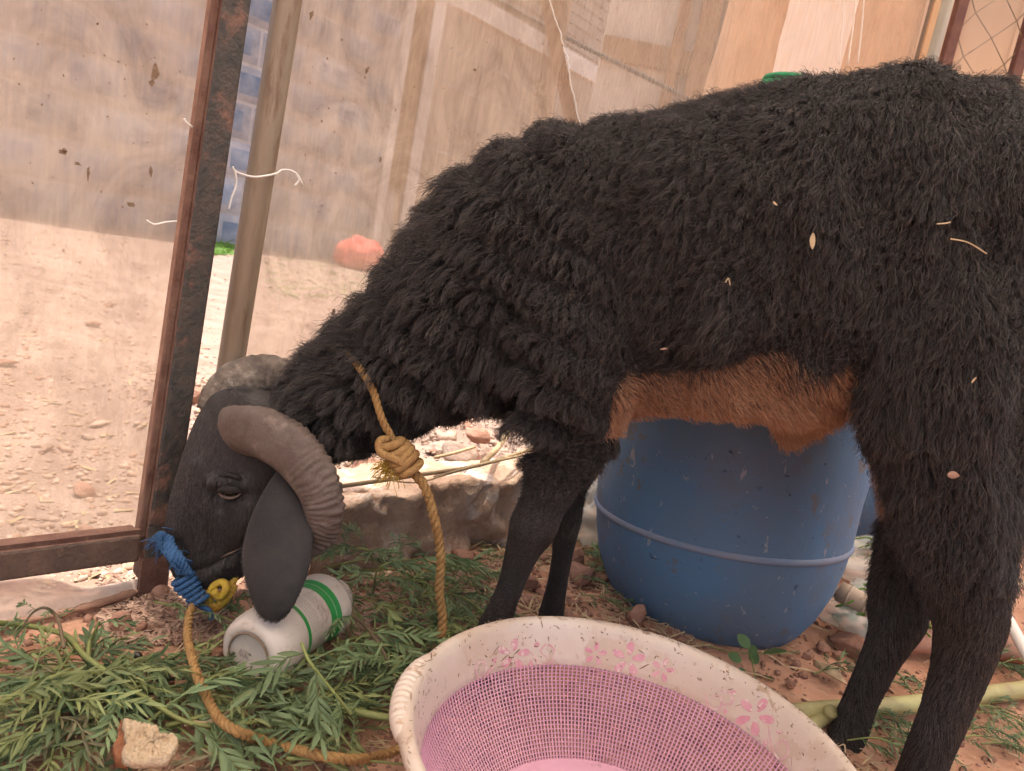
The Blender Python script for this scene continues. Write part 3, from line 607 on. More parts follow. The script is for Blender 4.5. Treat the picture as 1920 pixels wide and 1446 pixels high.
# pebbles and chips of the yard: uncountable
def scatter_chips(name, n, region, size, mat_, kind3, label, seed, lift=0.0):
    r = np.random.default_rng(seed); b = []; P_ = region(r, n); n = len(P_)
    zz = gz(P_[:, 0], P_[:, 1]) + lift
    if kind3 == 'chip':
        base = np.array([[-1, -.25, 0], [1, -.18, 0.1], [0.9, .22, 0.05], [-.9, .25, .12], [-.8, 0, -.15], [.8, 0, -.12]]); fb = np.array([[0, 1, 2], [0, 2, 3], [0, 4, 5], [0, 5, 1], [3, 2, 5], [3, 5, 4]])
    elif kind3 == 'straw':
        base = np.array([[-1, -.04, 0], [0, -.04, 0.06], [1, -.03, 0], [1, .03, 0], [0, .04, 0.06], [-1, .04, 0], [-1, 0, .05], [0, 0, 0.1], [1, 0, .04]]); fb = np.array([[0, 1, 7], [0, 7, 6], [1, 2, 8], [1, 8, 7], [6, 7, 4], [6, 4, 5], [7, 8, 3], [7, 3, 4]])
    else:
        p_ = (1 + 5 ** .5) / 2; base = np.array([[-1, p_, 0], [1, p_, 0], [-1, -p_, 0], [1, -p_, 0], [0, -1, p_], [0, 1, p_], [0, -1, -p_], [0, 1, -p_], [p_, 0, -1], [p_, 0, 1], [-p_, 0, -1], [-p_, 0, 1]]) / 2
        base = base * (1, .8, .6)
        fb = np.array([[0, 11, 5], [0, 5, 1], [0, 1, 7], [0, 7, 10], [0, 10, 11], [1, 5, 9], [5, 11, 4], [11, 10, 2], [10, 7, 6], [7, 1, 8], [3, 9, 4], [3, 4, 2], [3, 2, 6], [3, 6, 8], [3, 8, 9], [4, 9, 5], [2, 4, 11], [6, 2, 10], [8, 6, 7], [9, 8, 1]])
    s = size[0] + (size[1] - size[0]) * r.random(n) ** 2.5
    if len(size) > 2: s = s * np.clip(np.hypot(P_[:, 0], P_[:, 1]) / size[2], 1, 5)
    yaw = r.random(n) * 6.28; tl = r.normal(0, 0.22, n)
    V = base[None] * s[:, None, None] * r.uniform(0.7, 1.3, (n, 1, 3))
    V = V + (r.normal(0, 0.10, (n, len(base), 3)) * s[:, None, None] * (0.6 if kind3 == 'stone' else 0.25))
    cz, sz_ = np.cos(tl)[:, None], np.sin(tl)[:, None]; x = V[..., 0] * cz - V[..., 2] * sz_; z = V[..., 0] * sz_ + V[..., 2] * cz
    c_, s_ = np.cos(yaw)[:, None], np.sin(yaw)[:, None]
    W = np.stack([x * c_ - V[..., 1] * s_ + P_[:, :1], x * s_ + V[..., 1] * c_ + P_[:, 1:2], z + zz[:, None] + s[:, None] * 0.12], -1)
    FF = fb[None] + (np.arange(n) * len(base))[:, None, None]
    o = obj(name, mesh_data(name, W.reshape(-1, 3), FF.reshape(-1, 3), mat_, False), kind='stuff'); o['label'] = label; o['category'] = 'litter'; return o
def side(p): return (p[:, 0] - FA[0]) * FN[0] + (p[:, 1] - FA[1]) * FN[1]
def pixel_region(x0, y0, x1, y1, test=None):
    def fn(r, n):
        q = np.stack([r.uniform(x0, x1, n), r.uniform(y0, y1, n)], -1); P_ = np.array([g(a, c)[:2] for a, c in q])
        return P_[test(P_)] if test is not None else P_
    return fn
scatter_chips('yard_gravel', 3600, pixel_region(-80, 430, 760, 1180, lambda p: side(p) > 0.03), (0.002, 0.010, 3.2), yard_pale, 'stone', 'small pale gravel strewn over the sunny yard', 1)
scatter_chips('yard_gravel', 1500, pixel_region(-80, 430, 760, 1180, lambda p: side(p) > 0.03), (0.002, 0.010, 3.2), yard_red, 'stone', 'small reddish gravel strewn over the sunny yard', 2)
scatter_chips('yard_chips', 900, pixel_region(-80, 400, 760, 1130, lambda p: side(p) > 0.03), (0.006, 0.016, 3.0), straw_m, 'chip', 'dry wood and straw scraps in the sunny yard', 3)
# rubble outside the kerb
rub_lab = 'broken rubble stone heaped behind the concrete kerb under the neck'
for k in range(95):
    s = 0.21 + rng.random() * 0.95; n_ = 0.10 + rng.random() ** 1.3 * 0.55; q = fence_pt(s, n_)
    sz = rng.uniform(0.010, 0.034); zz = float(gz(q[0], q[1]))
    o = obj('rubble_stone', rock_mesh(k, 1, rng.uniform(.6, .95), rng.uniform(.4, .75), 2, stone_pale if k % 2 else stone_red)); o.scale = (sz,) * 3
    o.location = (q[0], q[1], zz + sz * 0.3); o.rotation_euler = (rng.uniform(-.5, .5), rng.uniform(-.5, .5), rng.uniform(0, 6)); o['label'] = rub_lab; o['category'] = 'stone'; o['group'] = 'rubble behind the kerb'
for px, py, s, m_, lb in ((860, 862, .040, stone_pale, 'largest flat sunlit white stone on the rubble behind the kerb'), (705, 822, .028, stone_red, 'rounded tan rock in the rubble nearest the neck of the sheep'),
                      (835, 823, .030, stone_pale, 'bright white stone high in the rubble under the neck'), (895, 825, .032, stone_red, 'split upright reddish rock in the middle of the rubble'), (660, 935, .024, stone_pale, 'pale stone at the left end of the kerb beside the horn')):
    q = g(px, py, 0.10); o = obj('rubble_stone', rock_mesh(int(px), 1, .8, .55, 3, m_)); o.scale = (s,) * 3; o.location = (q[0], q[1], 0.10 + s * 0.3); o.rotation_euler = (.2, .1, px); o['label'] = lb; o['category'] = 'stone'
scatter_chips('rubble_grit', 2600, lambda r, n: np.array([fence_pt(a, c)[:2] for a, c in zip(r.uniform(.2, 1.6, n), r.uniform(-0.04, .8, n))]), (0.003, 0.010), stone_pale, 'stone', 'crumbled mortar grit along the kerb and rubble', 4, lift=0.006)
# straw stalks lying along the kerb
for pl, lb, r_ in ((((640, 912), (770, 893), (900, 872), (1008, 838)), 'long straight pale stalk lying along the top of the kerb', .0032),
               (((815, 895), (900, 872), (1006, 848)), 'second dry stalk lying on the kerb just under the longest one', .0024),
               (((905, 868), (935, 838), (952, 812)), 'thick short pale reed standing out of the rubble', .0055),
               (((815, 858), (850, 850), (890, 838)), 'short pale stick in the middle of the rubble', .0028),
               (((700, 895), (780, 905), (850, 885)), 'thin curved straw hanging over the kerb behind the rope knot', .0012)):
    pts = [g(x, y, 0.150) for x, y in pl]; v, f = tube(catmull(pts, 16), r_, 7); o = mobj('dry_stalk', v, f, straw_m); o['label'] = lb; o['category'] = 'stalk'
# things at the far wall
def blob(name, ctrs, mat_, label, cat, noise_amp=0.25, group=None, sub=3):
    c, s = ctrs; bm = bmesh.new(); bmesh.ops.create_icosphere(bm, subdivisions=sub + 1, radius=1); co = np.array([v.co[:] for v in bm.verts])
    co *= (1 + noise_amp * 1.6 * fbm(co + (len(name) * 3) % 7, 1.8, 4, 6) + noise_amp * 0.5 * np.abs(fbm(co, 5, 3, 3)))[:, None]; co *= s; co[:, 2] = np.maximum(co[:, 2], -s[2] * 0.75)
    for v_, q in zip(bm.verts, co): v_.co = q
    me = bpy.data.meshes.new(name); bm.to_mesh(me); bm.free(); me.materials.append(mat_); me.polygons.foreach_set('use_smooth', [True] * len(me.polygons))
    o = obj(name, me); o.location = c; o['label'] = label; o['category'] = cat; return o
pinkbag = M('pink_sack', (0.75, 0.16, 0.12), 0.7, scale=10, col2=(0.6, 0.10, 0.08), bump=0.6, bscale=15)
redrag = M('dark_red_rag', (0.12, 0.035, 0.03), 0.8, scale=10, col2=(0.07, 0.025, 0.02), bump=0.6, bscale=15)
greenrag = M('yellow_green_rag', (0.5, 0.45, 0.08), 0.8)
whitebag = M('white_bag', (0.7, 0.68, 0.7), 0.6, bump=0.5, bscale=10)
def at_ground(px, py): q = g(px, py); return q
q = at_ground(668, 505); blob('pink_sack', ((q[0], q[1], 0.15), (0.24, 0.18, 0.20)), pinkbag, 'crumpled pink sack at the foot of the far wall behind the netting', 'sack')
q = at_ground(625, 475); blob('yellow_rag', ((q[0], q[1], 0.05), (0.18, 0.1, 0.08)), greenrag, 'yellow green rag beside the pink sack at the far wall', 'rag')
q = at_ground(437, 440); blob('dark_red_sack', ((q[0], q[1], 0.12), (0.20, 0.2, 0.2)), redrag, 'dark red bundle by the wall seen in the gap beside the pipe post', 'sack')
q = at_ground(416, 438); blob('white_bag', ((q[0], q[1] + .1, 0.16), (0.09, 0.15, 0.3)), whitebag, 'white plastic bag against the dark red bundle in the gap', 'bag')
scatter_chips('yard_grass', 800, pixel_region(385, 452, 440, 480), (0.03, 0.10), leaf_bright, 'straw', 'thin bright green grass in the gap between upright and pipe', 6)
scatter_chips('yard_grass', 500, pixel_region(500, 470, 720, 560), (0.03, 0.07), leaf_m2, 'straw', 'sparse grass tufts in the yard behind the pipe post', 7)
# ================================================================== SHEEP
sheep = thing('sheep', 'black woolly horned sheep with tan belly bending its head down to the cut leaves', 'sheep', (0.3, 0.84, 0))
def loft(secs, n=None, seg=28, ex=2.0):
    Cc = []; A = []; Hh = []
    for s in secs:
        p1 = at(s[0][0], s[0][1], s[2]); p2 = at(s[1][0], s[1][1], s[2] if len(s) < 5 else s[4])
        Cc.append((p1 + p2) / 2); A.append((p2 - p1) / 2); Hh.append([s[3], 0, 0])
    n = n or len(secs) * 5; Cc = catmull(Cc, n); A = catmull(A, n); Hh = np.maximum(catmull(Hh, n)[:, 0], 0.002)
    a = np.linspace(0, 2 * np.pi, seg, endpoint=False); ca, sa = np.cos(a), np.sin(a)
    ca = np.sign(ca) * np.abs(ca) ** (2 / ex); sa = np.sign(sa) * np.abs(sa) ** (2 / ex)
    V = Cc[:, None] + A[:, None] * ca[None, :, None] + np.array([0, 1.0, 0]) * (Hh[:, None] * sa)[..., None]
    f = []
    for i in range(n - 1):
        for j in range(seg): k = (j + 1) % seg; f.append((i * seg + j, i * seg + k, (i + 1) * seg + k, (i + 1) * seg + j))
    f.append(tuple(range(seg))[::-1]); f.append(tuple((n - 1) * seg + j for j in range(seg)))
    return V.reshape(-1, 3), f
trunk = [((520, 760), (550, 870), .85, .04), ((578, 705), (625, 862), .855, .05), ((640, 652), (695, 838), .865, .056), ((705, 590), (780, 805), .875, .066), ((768, 500), (860, 778), .885, .08),
         ((848, 398), (945, 770), .895, .095), ((935, 308), (1030, 775), .90, .112), ((1050, 258), (1110, 772), .90, .128), ((1180, 252), (1220, 765), .89, .142), ((1300, 222), (1330, 762), .875, .152),
         ((1450, 178), (1440, 758), .86, .157), ((1600, 155), (1550, 745), .845, .155), ((1720, 155), (1680, 740), .83, .148), ((1850, 192), (1820, 790), .82, .135), ((1990, 262), (1930, 780), .81, .11), ((2080, 400), (2050, 680), .80, .06)]
headS = [((440, 725), (640, 800), .85, .040), ((405, 738), (625, 850), .85, .052), ((378, 775), (600, 895), .848, .055), ((357, 828), (565, 940), .845, .056), ((341, 882), (532, 985), .84, .053),
         ((326, 935), (500, 1022), .836, .046), ((319, 985), (480, 1050), .832, .040), ((320, 1022), (464, 1070), .829, .036), ((328, 1055), (445, 1082), .827, .033), ((348, 1080), (415, 1092), .826, .022)]
bodyB = Buf(); bodyB.add(*loft(trunk, 80, 40, 2.25)); bodyB.add(*loft(headS, 50, 32, 2.3))
def leg(pts, flat=0.85): 
    P_ = np.array([at(p[0], p[1], p[2]) if len(p) == 4 else np.array(p[:3]) for p in pts]); r = np.array([p[3] for p in pts])
    n = len(pts) * 5; bodyB.add(*tube(catmull(P_, n), catmull(r[:, None] * [1, 0, 0], n)[:, 0], 20, flat=flat)); return P_
fn_ = g(897, 1262); ff_ = g(1022, 1222); hn_ = g(1690, 1580); hf_ = g(1548, 1468)
leg([(1110, 560, .82, .07), (1098, 680, .81, .068), (1084, 760, .812, .054), (1062, 830, .815, .039), (1042, 890, .818, .033), (1018, 945, .82, .028), (1000, 988, .82, .030), (981, 1032, .82, .0225), (964, 1080, .82, .0178), (945, 1130, .82, .0175), (925, 1180, .822, .0215), (906, 1225, .825, .021)])
leg([(1095, 700, .96, .045), (1078, 840, .965, .026), (1068, 915, .965, .023), (1062, 980, .965, .0215), (1054, 1040, .965, .0165), (1044, 1100, .965, .0165), (1034, 1150, .965, .020), (1026, 1195, .965, .021)])
leg([(1790, 500, .77, .10), (1780, 640, .755, .105), (1772, 760, .745, .085), (1780, 880, .738, .064), (1790, 980, .735, .052), (1805, 1080, .735, .042), (1818, 1160, .735, .036), (1806, 1235, .735, .031), (1778, 1320, .733, .026), (1742, 1410, .73, .024), (1712, 1500, .73, .026), (1696, 1550, .73, .025)])
leg([(1740, 640, .88, .09), (1725, 800, .87, .065), (1712, 900, .865, .048), (1705, 1000, .86, .038), (1696, 1090, .855, .033), (1682, 1170, .85, .029), (1648, 1240, .848, .024), (1615, 1310, .846, .022), (1592, 1370, .842, .024), (1572, 1415, .83, .021), (1556, 1445, .818, .020)])
# brow, cheek, lips, sheath
def ball(px, py, Y_, r, s=(1, 1, 1)):
    bm = bmesh.new(); bmesh.ops.create_icosphere(bm, subdivisions=3, radius=1); v_ = np.array([x.co[:] for x in bm.verts]) * r * np.array(s) + at(px, py, Y_); f_ = [tuple(y.index for y in x.verts) for x in bm.faces]; bm.free(); bodyB.add(v_, f_)
ball(412, 895, .800, .017, (1.2, .8, .8)); ball(470, 960, .800, .022, (1, .7, 1.2)); ball(420, 1066, .812, .015, (1.4, 1, .7)); ball(355, 1040, .812, .014, (1, .8, 1.1)); ball(430, 925, .797, .015)
ball(1490, 782, .85, .020, (.8, .8, 1.6)); ball(1500, 735, .84, .04, (1.3, 1, 1))
ball(1487, 806, .85, .0135)
ball(1400, 715, .83, .05, (2.4, 1.4, .7))
v, f = bodyB.out(); me = bpy.data.meshes.new('tmp'); me.from_pydata(v.tolist(), [], f); tmp = bpy.data.objects.new('tmp', me); C.objects.link(tmp)
bmx = bmesh.new(); bmx.from_mesh(me); bmesh.ops.recalc_face_normals(bmx, faces=bmx.faces); bmx.to_mesh(me); bmx.free()
rm = tmp.modifiers.new('r', 'REMESH'); rm.mode = 'VOXEL'; rm.voxel_size = 0.0048; rm.use_smooth_shade = True
smd = tmp.modifiers.new('s', 'SMOOTH'); smd.factor = 0.5; smd.iterations = 9
dg = bpy.context.evaluated_depsgraph_get(); bme = bpy.data.meshes.new_from_object(tmp.evaluated_get(dg)); bpy.data.objects.remove(tmp)
nv = len(bme.vertices); co = np.empty(nv * 3); bme.vertices.foreach_get('co', co); co = co.reshape(-1, 3)
no = np.empty(nv * 3); bme.vertices.foreach_get('normal', no); no = no.reshape(-1, 3)
px = proj(co)
# masks from the body layout
def headmask(px_): # 1 on the face and head
    return 1 - smooth(-20, 45, (px_[:, 0] - 560) * 0.80 - (px_[:, 1] - 800) * 0.55)
woolm = (1 - headmask(px)) * (1 - 0.75 * smooth(-0.2, -0.7, no[:, 2]) * (px[:, 0] < 1150)) * (1 - smooth(820, 930, px[:, 1]) * (px[:, 0] < 1300)) * (1 - smooth(1100, 1250, px[:, 1]))
# fleece folds: vertical ruts on the flank, rolls across the neck
flank = smooth(1000, 1200, px[:, 0])
RU = lambda c_: fbm(np.stack([c_[:, 0] * 1.0 + 0.25 * c_[:, 2], c_[:, 1] * .5, c_[:, 2] * 0.22], -1), 30, 3, 31)
ru = RU(co)
ax_ = (px[:, 0] - 700) * 0.6 - (px[:, 1] - 600) * 0.8     # along the neck
rn = np.sin(ax_ * 0.085 + 2.5 * fbm(co, 9, 2, 4)) * 0.8 + fbm(co, 30, 2, 8)
disp = woolm * (flank * ru * 0.015 + (1 - flank) * rn * 0.0100 + 0.006 * fbm(co, 22, 3, 12))
co = co + no * (disp + 0.004 * woolm)[:, None]
# mouth line and nostril and eye socket dents
def dent(pts, rad, depth, ymax=0.83):
    global co
    P_ = catmull([list(p) + [0] for p in pts], 40)[:, :2]
    d_ = np.min(np.linalg.norm(px[:, None, :] - P_[None], axis=2), axis=1) if nv < 5 else None
def dent_fast(pts, rad, depth, near=True):
    global co
    P_ = catmull([list(p) + [0] for p in pts], 40)[:, :2]
    sel = np.where((px[:, 0] > P_[:, 0].min() - 40) & (px[:, 0] < P_[:, 0].max() + 40) & (px[:, 1] > P_[:, 1].min() - 40) & (px[:, 1] < P_[:, 1].max() + 40) & (co[:, 1] < 0.835))[0]
    d_ = np.linalg.norm(px[sel][:, None] - P_[None], axis=2).min(1)
    co[sel] += -no[sel] * (depth * np.exp(-(d_ / rad) ** 2))[:, None]
dent_fast(((352, 1068), (385, 1062), (425, 1040), (455, 1022)), 6, 0.0045)
dent_fast(((352, 1074), (400, 1070), (440, 1052)), 9, -0.003)
dent_fast(((336, 1010), (345, 1022), (350, 1036)), 6, 0.005)
dent_fast(((405, 926), (430, 930), (452, 924)), 10, 0.007)
dent_fast(((392, 912), (400, 935), (412, 950)), 7, 0.0035)
dent_fast(((404, 945), (396, 985), (402, 1025)), 12, 0.004)
dent_fast(((372, 870), (355, 930), (345, 985)), 16, -0.003)
dent_fast(((470, 900), (468, 960), (450, 1010)), 14, -0.003)
dent_fast(((398, 902), (425, 896), (458, 905)), 8, -0.004)
bme.vertices.foreach_set('co', co.ravel()); bme.update()
bme.materials.clear(); bme.materials.append(skin_b); bme.materials.append(tan_skin)
body = obj('body', bme, sheep)
bme.calc_loop_triangles(); nt_ = len(bme.loop_triangles); tv = np.empty(nt_ * 3, np.int32); bme.loop_triangles.foreach_get('vertices', tv); tv = tv.reshape(-1, 3)
bme.vertices.foreach_get('normal', no_ := np.empty(nv * 3)); no = no_.reshape(-1, 3)
# tan belly region (in body coordinates)
def tan_mask(p, q):
    x, y = q[:, 0], q[:, 1]
    top = np.interp(x, [1120, 1165, 1230, 1300, 1370, 1430, 1500, 1590, 1625], [785, 695, 692, 684, 668, 652, 648, 652, 665]) + 8 * fbm(p, 40, 2, 3)
    m_ = (x > 1142 - (y - 760) * 0.25 + 8 * noise(p, 60, 9)) & ((y < 818) | (x > 1250)) & (x < 1612 + 8 * noise(p, 40, 2)) & (y > top) & (p[:, 2] < 0.55) & (y < 850) & (p[:, 1] > 0.72)
    m2 = (x > 1640) & (x < 1685 + 12 * noise(p, 50, 4)) & (y > 830) & (y < 965) & (p[:, 1] > 0.75)
    return m_ | m2
pxc = proj(co); tm = tan_mask(co, pxc)
pv = np.empty(len(bme.polygons) * 4, np.int32)
try:
    bme.polygons.foreach_get('vertices', pv); mi = tm[pv.reshape(-1, 4)[:, 0]].astype(np.int32); bme.polygons.foreach_set('material_index', mi)
except Exception: pass

# ---- hair
ta = co[tv]; area = 0.5 * np.linalg.norm(np.cross(ta[:, 1] - ta[:, 0], ta[:, 2] - ta[:, 0]), axis=1)
def sample(n, seed, wfun=None):
    r = np.random.default_rng(seed); wgt = area.copy(); cen = ta.mean(1); nn_ = no[tv].mean(1)
    view = EYE - cen; view /= np.linalg.norm(view, axis=1)[:, None]; fc = (nn_ * view).sum(1)
    wgt *= np.where(fc > -0.25, 1.0, 0.15)
    qc = proj(cen); wgt *= np.where((qc[:, 0] > 1990) | (qc[:, 1] > 1520), 0.3, 1.0)
    if wfun is not None: wgt *= wfun(cen, qc, nn_)
    t_ = r.choice(nt_, n, p=wgt / wgt.sum()); u = r.random((n, 2)); fl_ = u.sum(1) > 1; u[fl_] = 1 - u[fl_]
    bw = np.stack([1 - u.sum(1), u[:, 0], u[:, 1]], -1)[..., None]
    p = (ta[t_] * bw).sum(1); nr = (no[tv[t_]] * bw).sum(1); nr /= np.linalg.norm(nr, axis=1)[:, None] + 1e-9
    return p, nr
def tang(n_, d_):
    t_ = d_ - n_ * (n_ * d_).sum(1)[:, None]; return t_ / (np.linalg.norm(t_, axis=1)[:, None] + 1e-6)
def grow(p, nr, L, comb, lift, bend, K, grav=0.0):
    t_ = np.linspace(0, 1, K); out = [p]; cur = p.copy()
    for k in range(1, K):
        tt = t_[k]; lf = (lift * (1 - bend * tt))[:, None]
        d_ = nr * lf + comb * (1 - np.abs(lf) * 0.6); d_[:, 2] -= grav * tt
        d_ /= np.linalg.norm(d_, axis=1)[:, None] + 1e-9; cur = cur + d_ * (L / (K - 1))[:, None]; out.append(cur)
    return np.stack(out, 1)
def hair_curves(name, pts, rad_root, rad_tip, mat_, parent):
    n, K, _ = pts.shape; hc = bpy.data.hair_curves.new(name); hc.add_curves([K] * n)
    hc.attributes['position'].data.foreach_set('vector', pts.astype(np.float32).ravel())
    if 'radius' not in hc.attributes: hc.attributes.new('radius', 'FLOAT', 'POINT')
    prof = rad_root + (rad_tip - rad_root) * np.linspace(0, 1, K) ** 1.5
    hc.attributes['radius'].data.foreach_set('value', np.tile(prof, n).astype(np.float32))
    hc.materials.append(mat_); o = bpy.data.objects.new(name, hc); C.objects.link(o); o.parent = parent; o.matrix_parent_inverse = parent_inv(parent); return o
def params(p, q, nr, r):
    n = len(p); x, y = q[:, 0], q[:, 1]; hd = headmask(q)
    lowleg = np.clip(smooth(830, 1010, y) * (x < 1300) + smooth(1000, 1180, y) * (x >= 1300), 0, 1)
    neck = (1 - hd) * (1 - smooth(900, 1120, x)); rump = smooth(1350, 1650, x)
    down = np.tile([0.0, 0, -1.0], (n, 1)); 
    comb = down * 1.0 + np.array([0.25, 0, 0]) * rump[:, None] - np.array([0.55, 0, 0.0]) * neck[:, None]
    top = smooth(0.3, 0.8, nr[:, 2]) 
    L = 0.022 * (1 - hd) + 0.004 * neck + 0.005 * (1 - rump) * (1 - hd)
    L = L * (1 - 0.25 * top) 
    ridge = np.sin(((x - 700) * 0.6 - (y - 600) * 0.8) * 0.085 + 2.5 * fbm(p, 9, 2, 4)); L = L * (1 + neck * 0.55 * ridge * (nr[:, 1] < 0.6))
    throat = (1 - hd) * (1 - smooth(1050, 1180, x)) * smooth(0.0, 0.6, -nr[:, 2] + (y - 760) / 160); L = L * (1 - 0.78 * throat)
    hcomb = np.tile([0.25, 0.0, -1.0], (n, 1)); comb = comb * (1 - hd)[:, None] + hcomb * hd[:, None]
    L = L * (1 - lowleg) + (0.010 + 0.012 * (1 - smooth(950, 1150, y)) * (x > 1300)) * lowleg
    face = hd * (1 - smooth(0.0, 1.0, (x - 420) / 140 + (860 - y) / 260)); L = L * (1 - hd) + (0.0075 + 0.019 * (1 - face)) * hd
    lift = 0.75 * (1 - hd) * (1 - lowleg) * (1 - 0.35 * rump) + 0.22 * hd + 0.22 * lowleg; lift = lift * (1 - 0.2 * top) + 0.2 * neck * (1 - throat) - 0.3 * throat
    bl = np.exp(-((y - np.interp(x, [1120, 1165, 1230, 1300, 1370, 1430, 1500, 1590, 1625], [785, 695, 692, 684, 668, 652, 648, 652, 665])) / 60) ** 2) * smooth(1120, 1180, x) * (1 - smooth(1600, 1660, x)); L = L * (1 - 0.62 * bl); lift = lift * (1 - 0.3 * bl)
    L = L * (1 + 0.55 * RU(p) * smooth(950, 1150, x) * (1 - lowleg) * (1 - hd))
    # backs of the thighs and the brisket hang long
    back = smooth(1800, 1900, x) * smooth(800, 950, y) * (1 - smooth(1020, 1120, y)); L = L + 0.014 * back
    return comb, L, lift, hd, lowleg, neck, rump
def coat(name, n, ng, seed, mat_, sel, K=7, rr=0.00032, clump=0.7, curl=1.0, Lmul=1.0, override=None):
    r = np.random.default_rng(seed)
    def wf(c_, q_, n_): return sel(c_, q_).astype(float)
    p, nr = sample(n, seed, wf); gp, gn = sample(ng, seed + 1, wf)
    def build(p, nr, isg):
        q = proj(p); comb, L, lift, hd, ll, nk, rp = params(p, q, nr, r)
        if override is not None: comb, L, lift = override(p, q, nr, comb, L, lift)
        wob = np.stack([fbm(p, 26, 2, 41), fbm(p, 26, 2, 42), fbm(p, 26, 2, 43)], -1); comb = comb + wob * (0.9 * (1 - hd) + 0.35 * hd)[:, None]
        comb = tang(nr, comb); L = L * (0.75 + 0.5 * r.random(len(p))) * (1 + 0.5 * fbm(p, 18, 2, 44)) * Lmul
        wool = (1 - hd) * (1 - ll)
        return grow(p, nr, L, comb, lift, 0.35 + 0.5 * r.random(len(p)), K, 0.35), L, wool, nk, rp
    H_, L, wool, nk, rp = build(p, nr, False); G_, gL, gw, _, _ = build(gp, gn, True)
    # curl for the guides: the lock wanders
    def perp(T_):
        a_ = np.cross(T_, [0.3, 1, 0.2]); a_ /= np.linalg.norm(a_, axis=-1, keepdims=True) + 1e-9; return a_, np.cross(T_, a_)
    tt = np.linspace(0, 1, K)[None, :, None]
    T_ = G_[:, -1] - G_[:, 0]; T_ /= np.linalg.norm(T_, axis=1)[:, None] + 1e-9; a_, b_ = perp(T_); ph = r.random(ng) * 6.28; am = (r.uniform(0.0010, 0.0036, ng) * gw * curl)
    ang_ = ph[:, None, None] + tt * r.uniform(4, 9, ng)[:, None, None]
    G_ = G_ + am[:, None, None] * tt * (np.cos(ang_) * a_[:, None] + np.sin(ang_) * b_[:, None])
    kd = kdtree.KDTree(ng)
    for i in range(ng): kd.insert(gp[i], i)
    kd.balance(); near = np.array([kd.find(q_)[1] for q_ in p])
    root_off = (H_[:, :1] - G_[near][:, :1]); dd = np.linalg.norm(root_off[:, 0], axis=1); okc = (dd < 0.02)
    cl = (clump * (0.6 + 0.4 * r.random(n)) * (0.35 + 0.65 * wool) * okc)[:, None, None] * tt ** 0.9
    H2 = H_ * (1 - cl) + (G_[near] + root_off * 0.12) * cl
    T_ = H2[:, -1] - H2[:, 0]; T_ /= np.linalg.norm(T_, axis=1)[:, None] + 1e-9; a_, b_ = perp(T_)
    ph = r.random(n) * 6.28; am = r.uniform(0.0003, 0.0018, n) * (0.15 + wool * (1 - 0.6 * rp)) * curl; ang_ = ph[:, None, None] + tt * r.uniform(5, 16, n)[:, None, None]
    H2 = H2 + am[:, None, None] * np.sqrt(tt) * (np.cos(ang_) * a_[:, None] + np.sin(ang_) * b_[:, None])
    fly = r.random(n) < 0.10; H2[fly] += (nr[fly] * 0.007)[:, None] * tt * wool[fly][:, None, None]
    return hair_curves(name, H2, rr, rr * 0.35, mat_, sheep)
selw = lambda c_, q_: ((headmask(q_) < 0.5) & ~tan_mask(c_, q_)) * np.where((q_[:, 1] > 1000), 0.75, 1.0)
coat('fleece', 270000, 17000, 100, fleece_m, selw, K=10, rr=0.00026, clump=0.66, curl=2.0)
selh = lambda c_, q_: (headmask(q_) >= 0.5)
coat('face_coat', 70000, 2500, 200, coat_m, selh, K=5, rr=0.00026, clump=0.5, curl=0.5)
def tan_ovr(p, q, nr, comb, L, lift):
    c2 = np.tile([0.9, 0.0, -0.35], (len(p), 1)); return c2, np.full(len(p), 0.0095), np.full(len(p), 0.17)
coat('belly_coat', 60000, 5000, 300, tan_hair, lambda c_, q_: tan_mask(c_, q_), K=5, rr=0.00022, clump=0.35, curl=0.3, override=tan_ovr)

def edge_sel(c_, q_):
    x, y = q_[:, 0], q_[:, 1]; top = np.interp(x, [1120, 1165, 1230, 1300, 1370, 1430, 1500, 1590, 1625], [785, 695, 692, 684, 668, 652, 648, 652, 665])
    return tan_mask(c_, q_) * (q_[:, 1] < 765) * (0.12 + np.exp(-((y - top) / 26) ** 2) + 0.9 * np.exp(-((x - 1500) / 75) ** 2) * (y < 720) + np.exp(-((x - 1610) / 16) ** 2))
coat('belly_dark_hairs', 6500, 900, 400, mixed_hair, edge_sel, K=5, rr=0.00026, clump=0.5, curl=0.4, override=lambda p, q, nr, comb, L, lift: (np.tile([0.8, 0.0, -0.45], (len(p), 1)), np.full(len(p), 0.012), np.full(len(p), 0.22)))
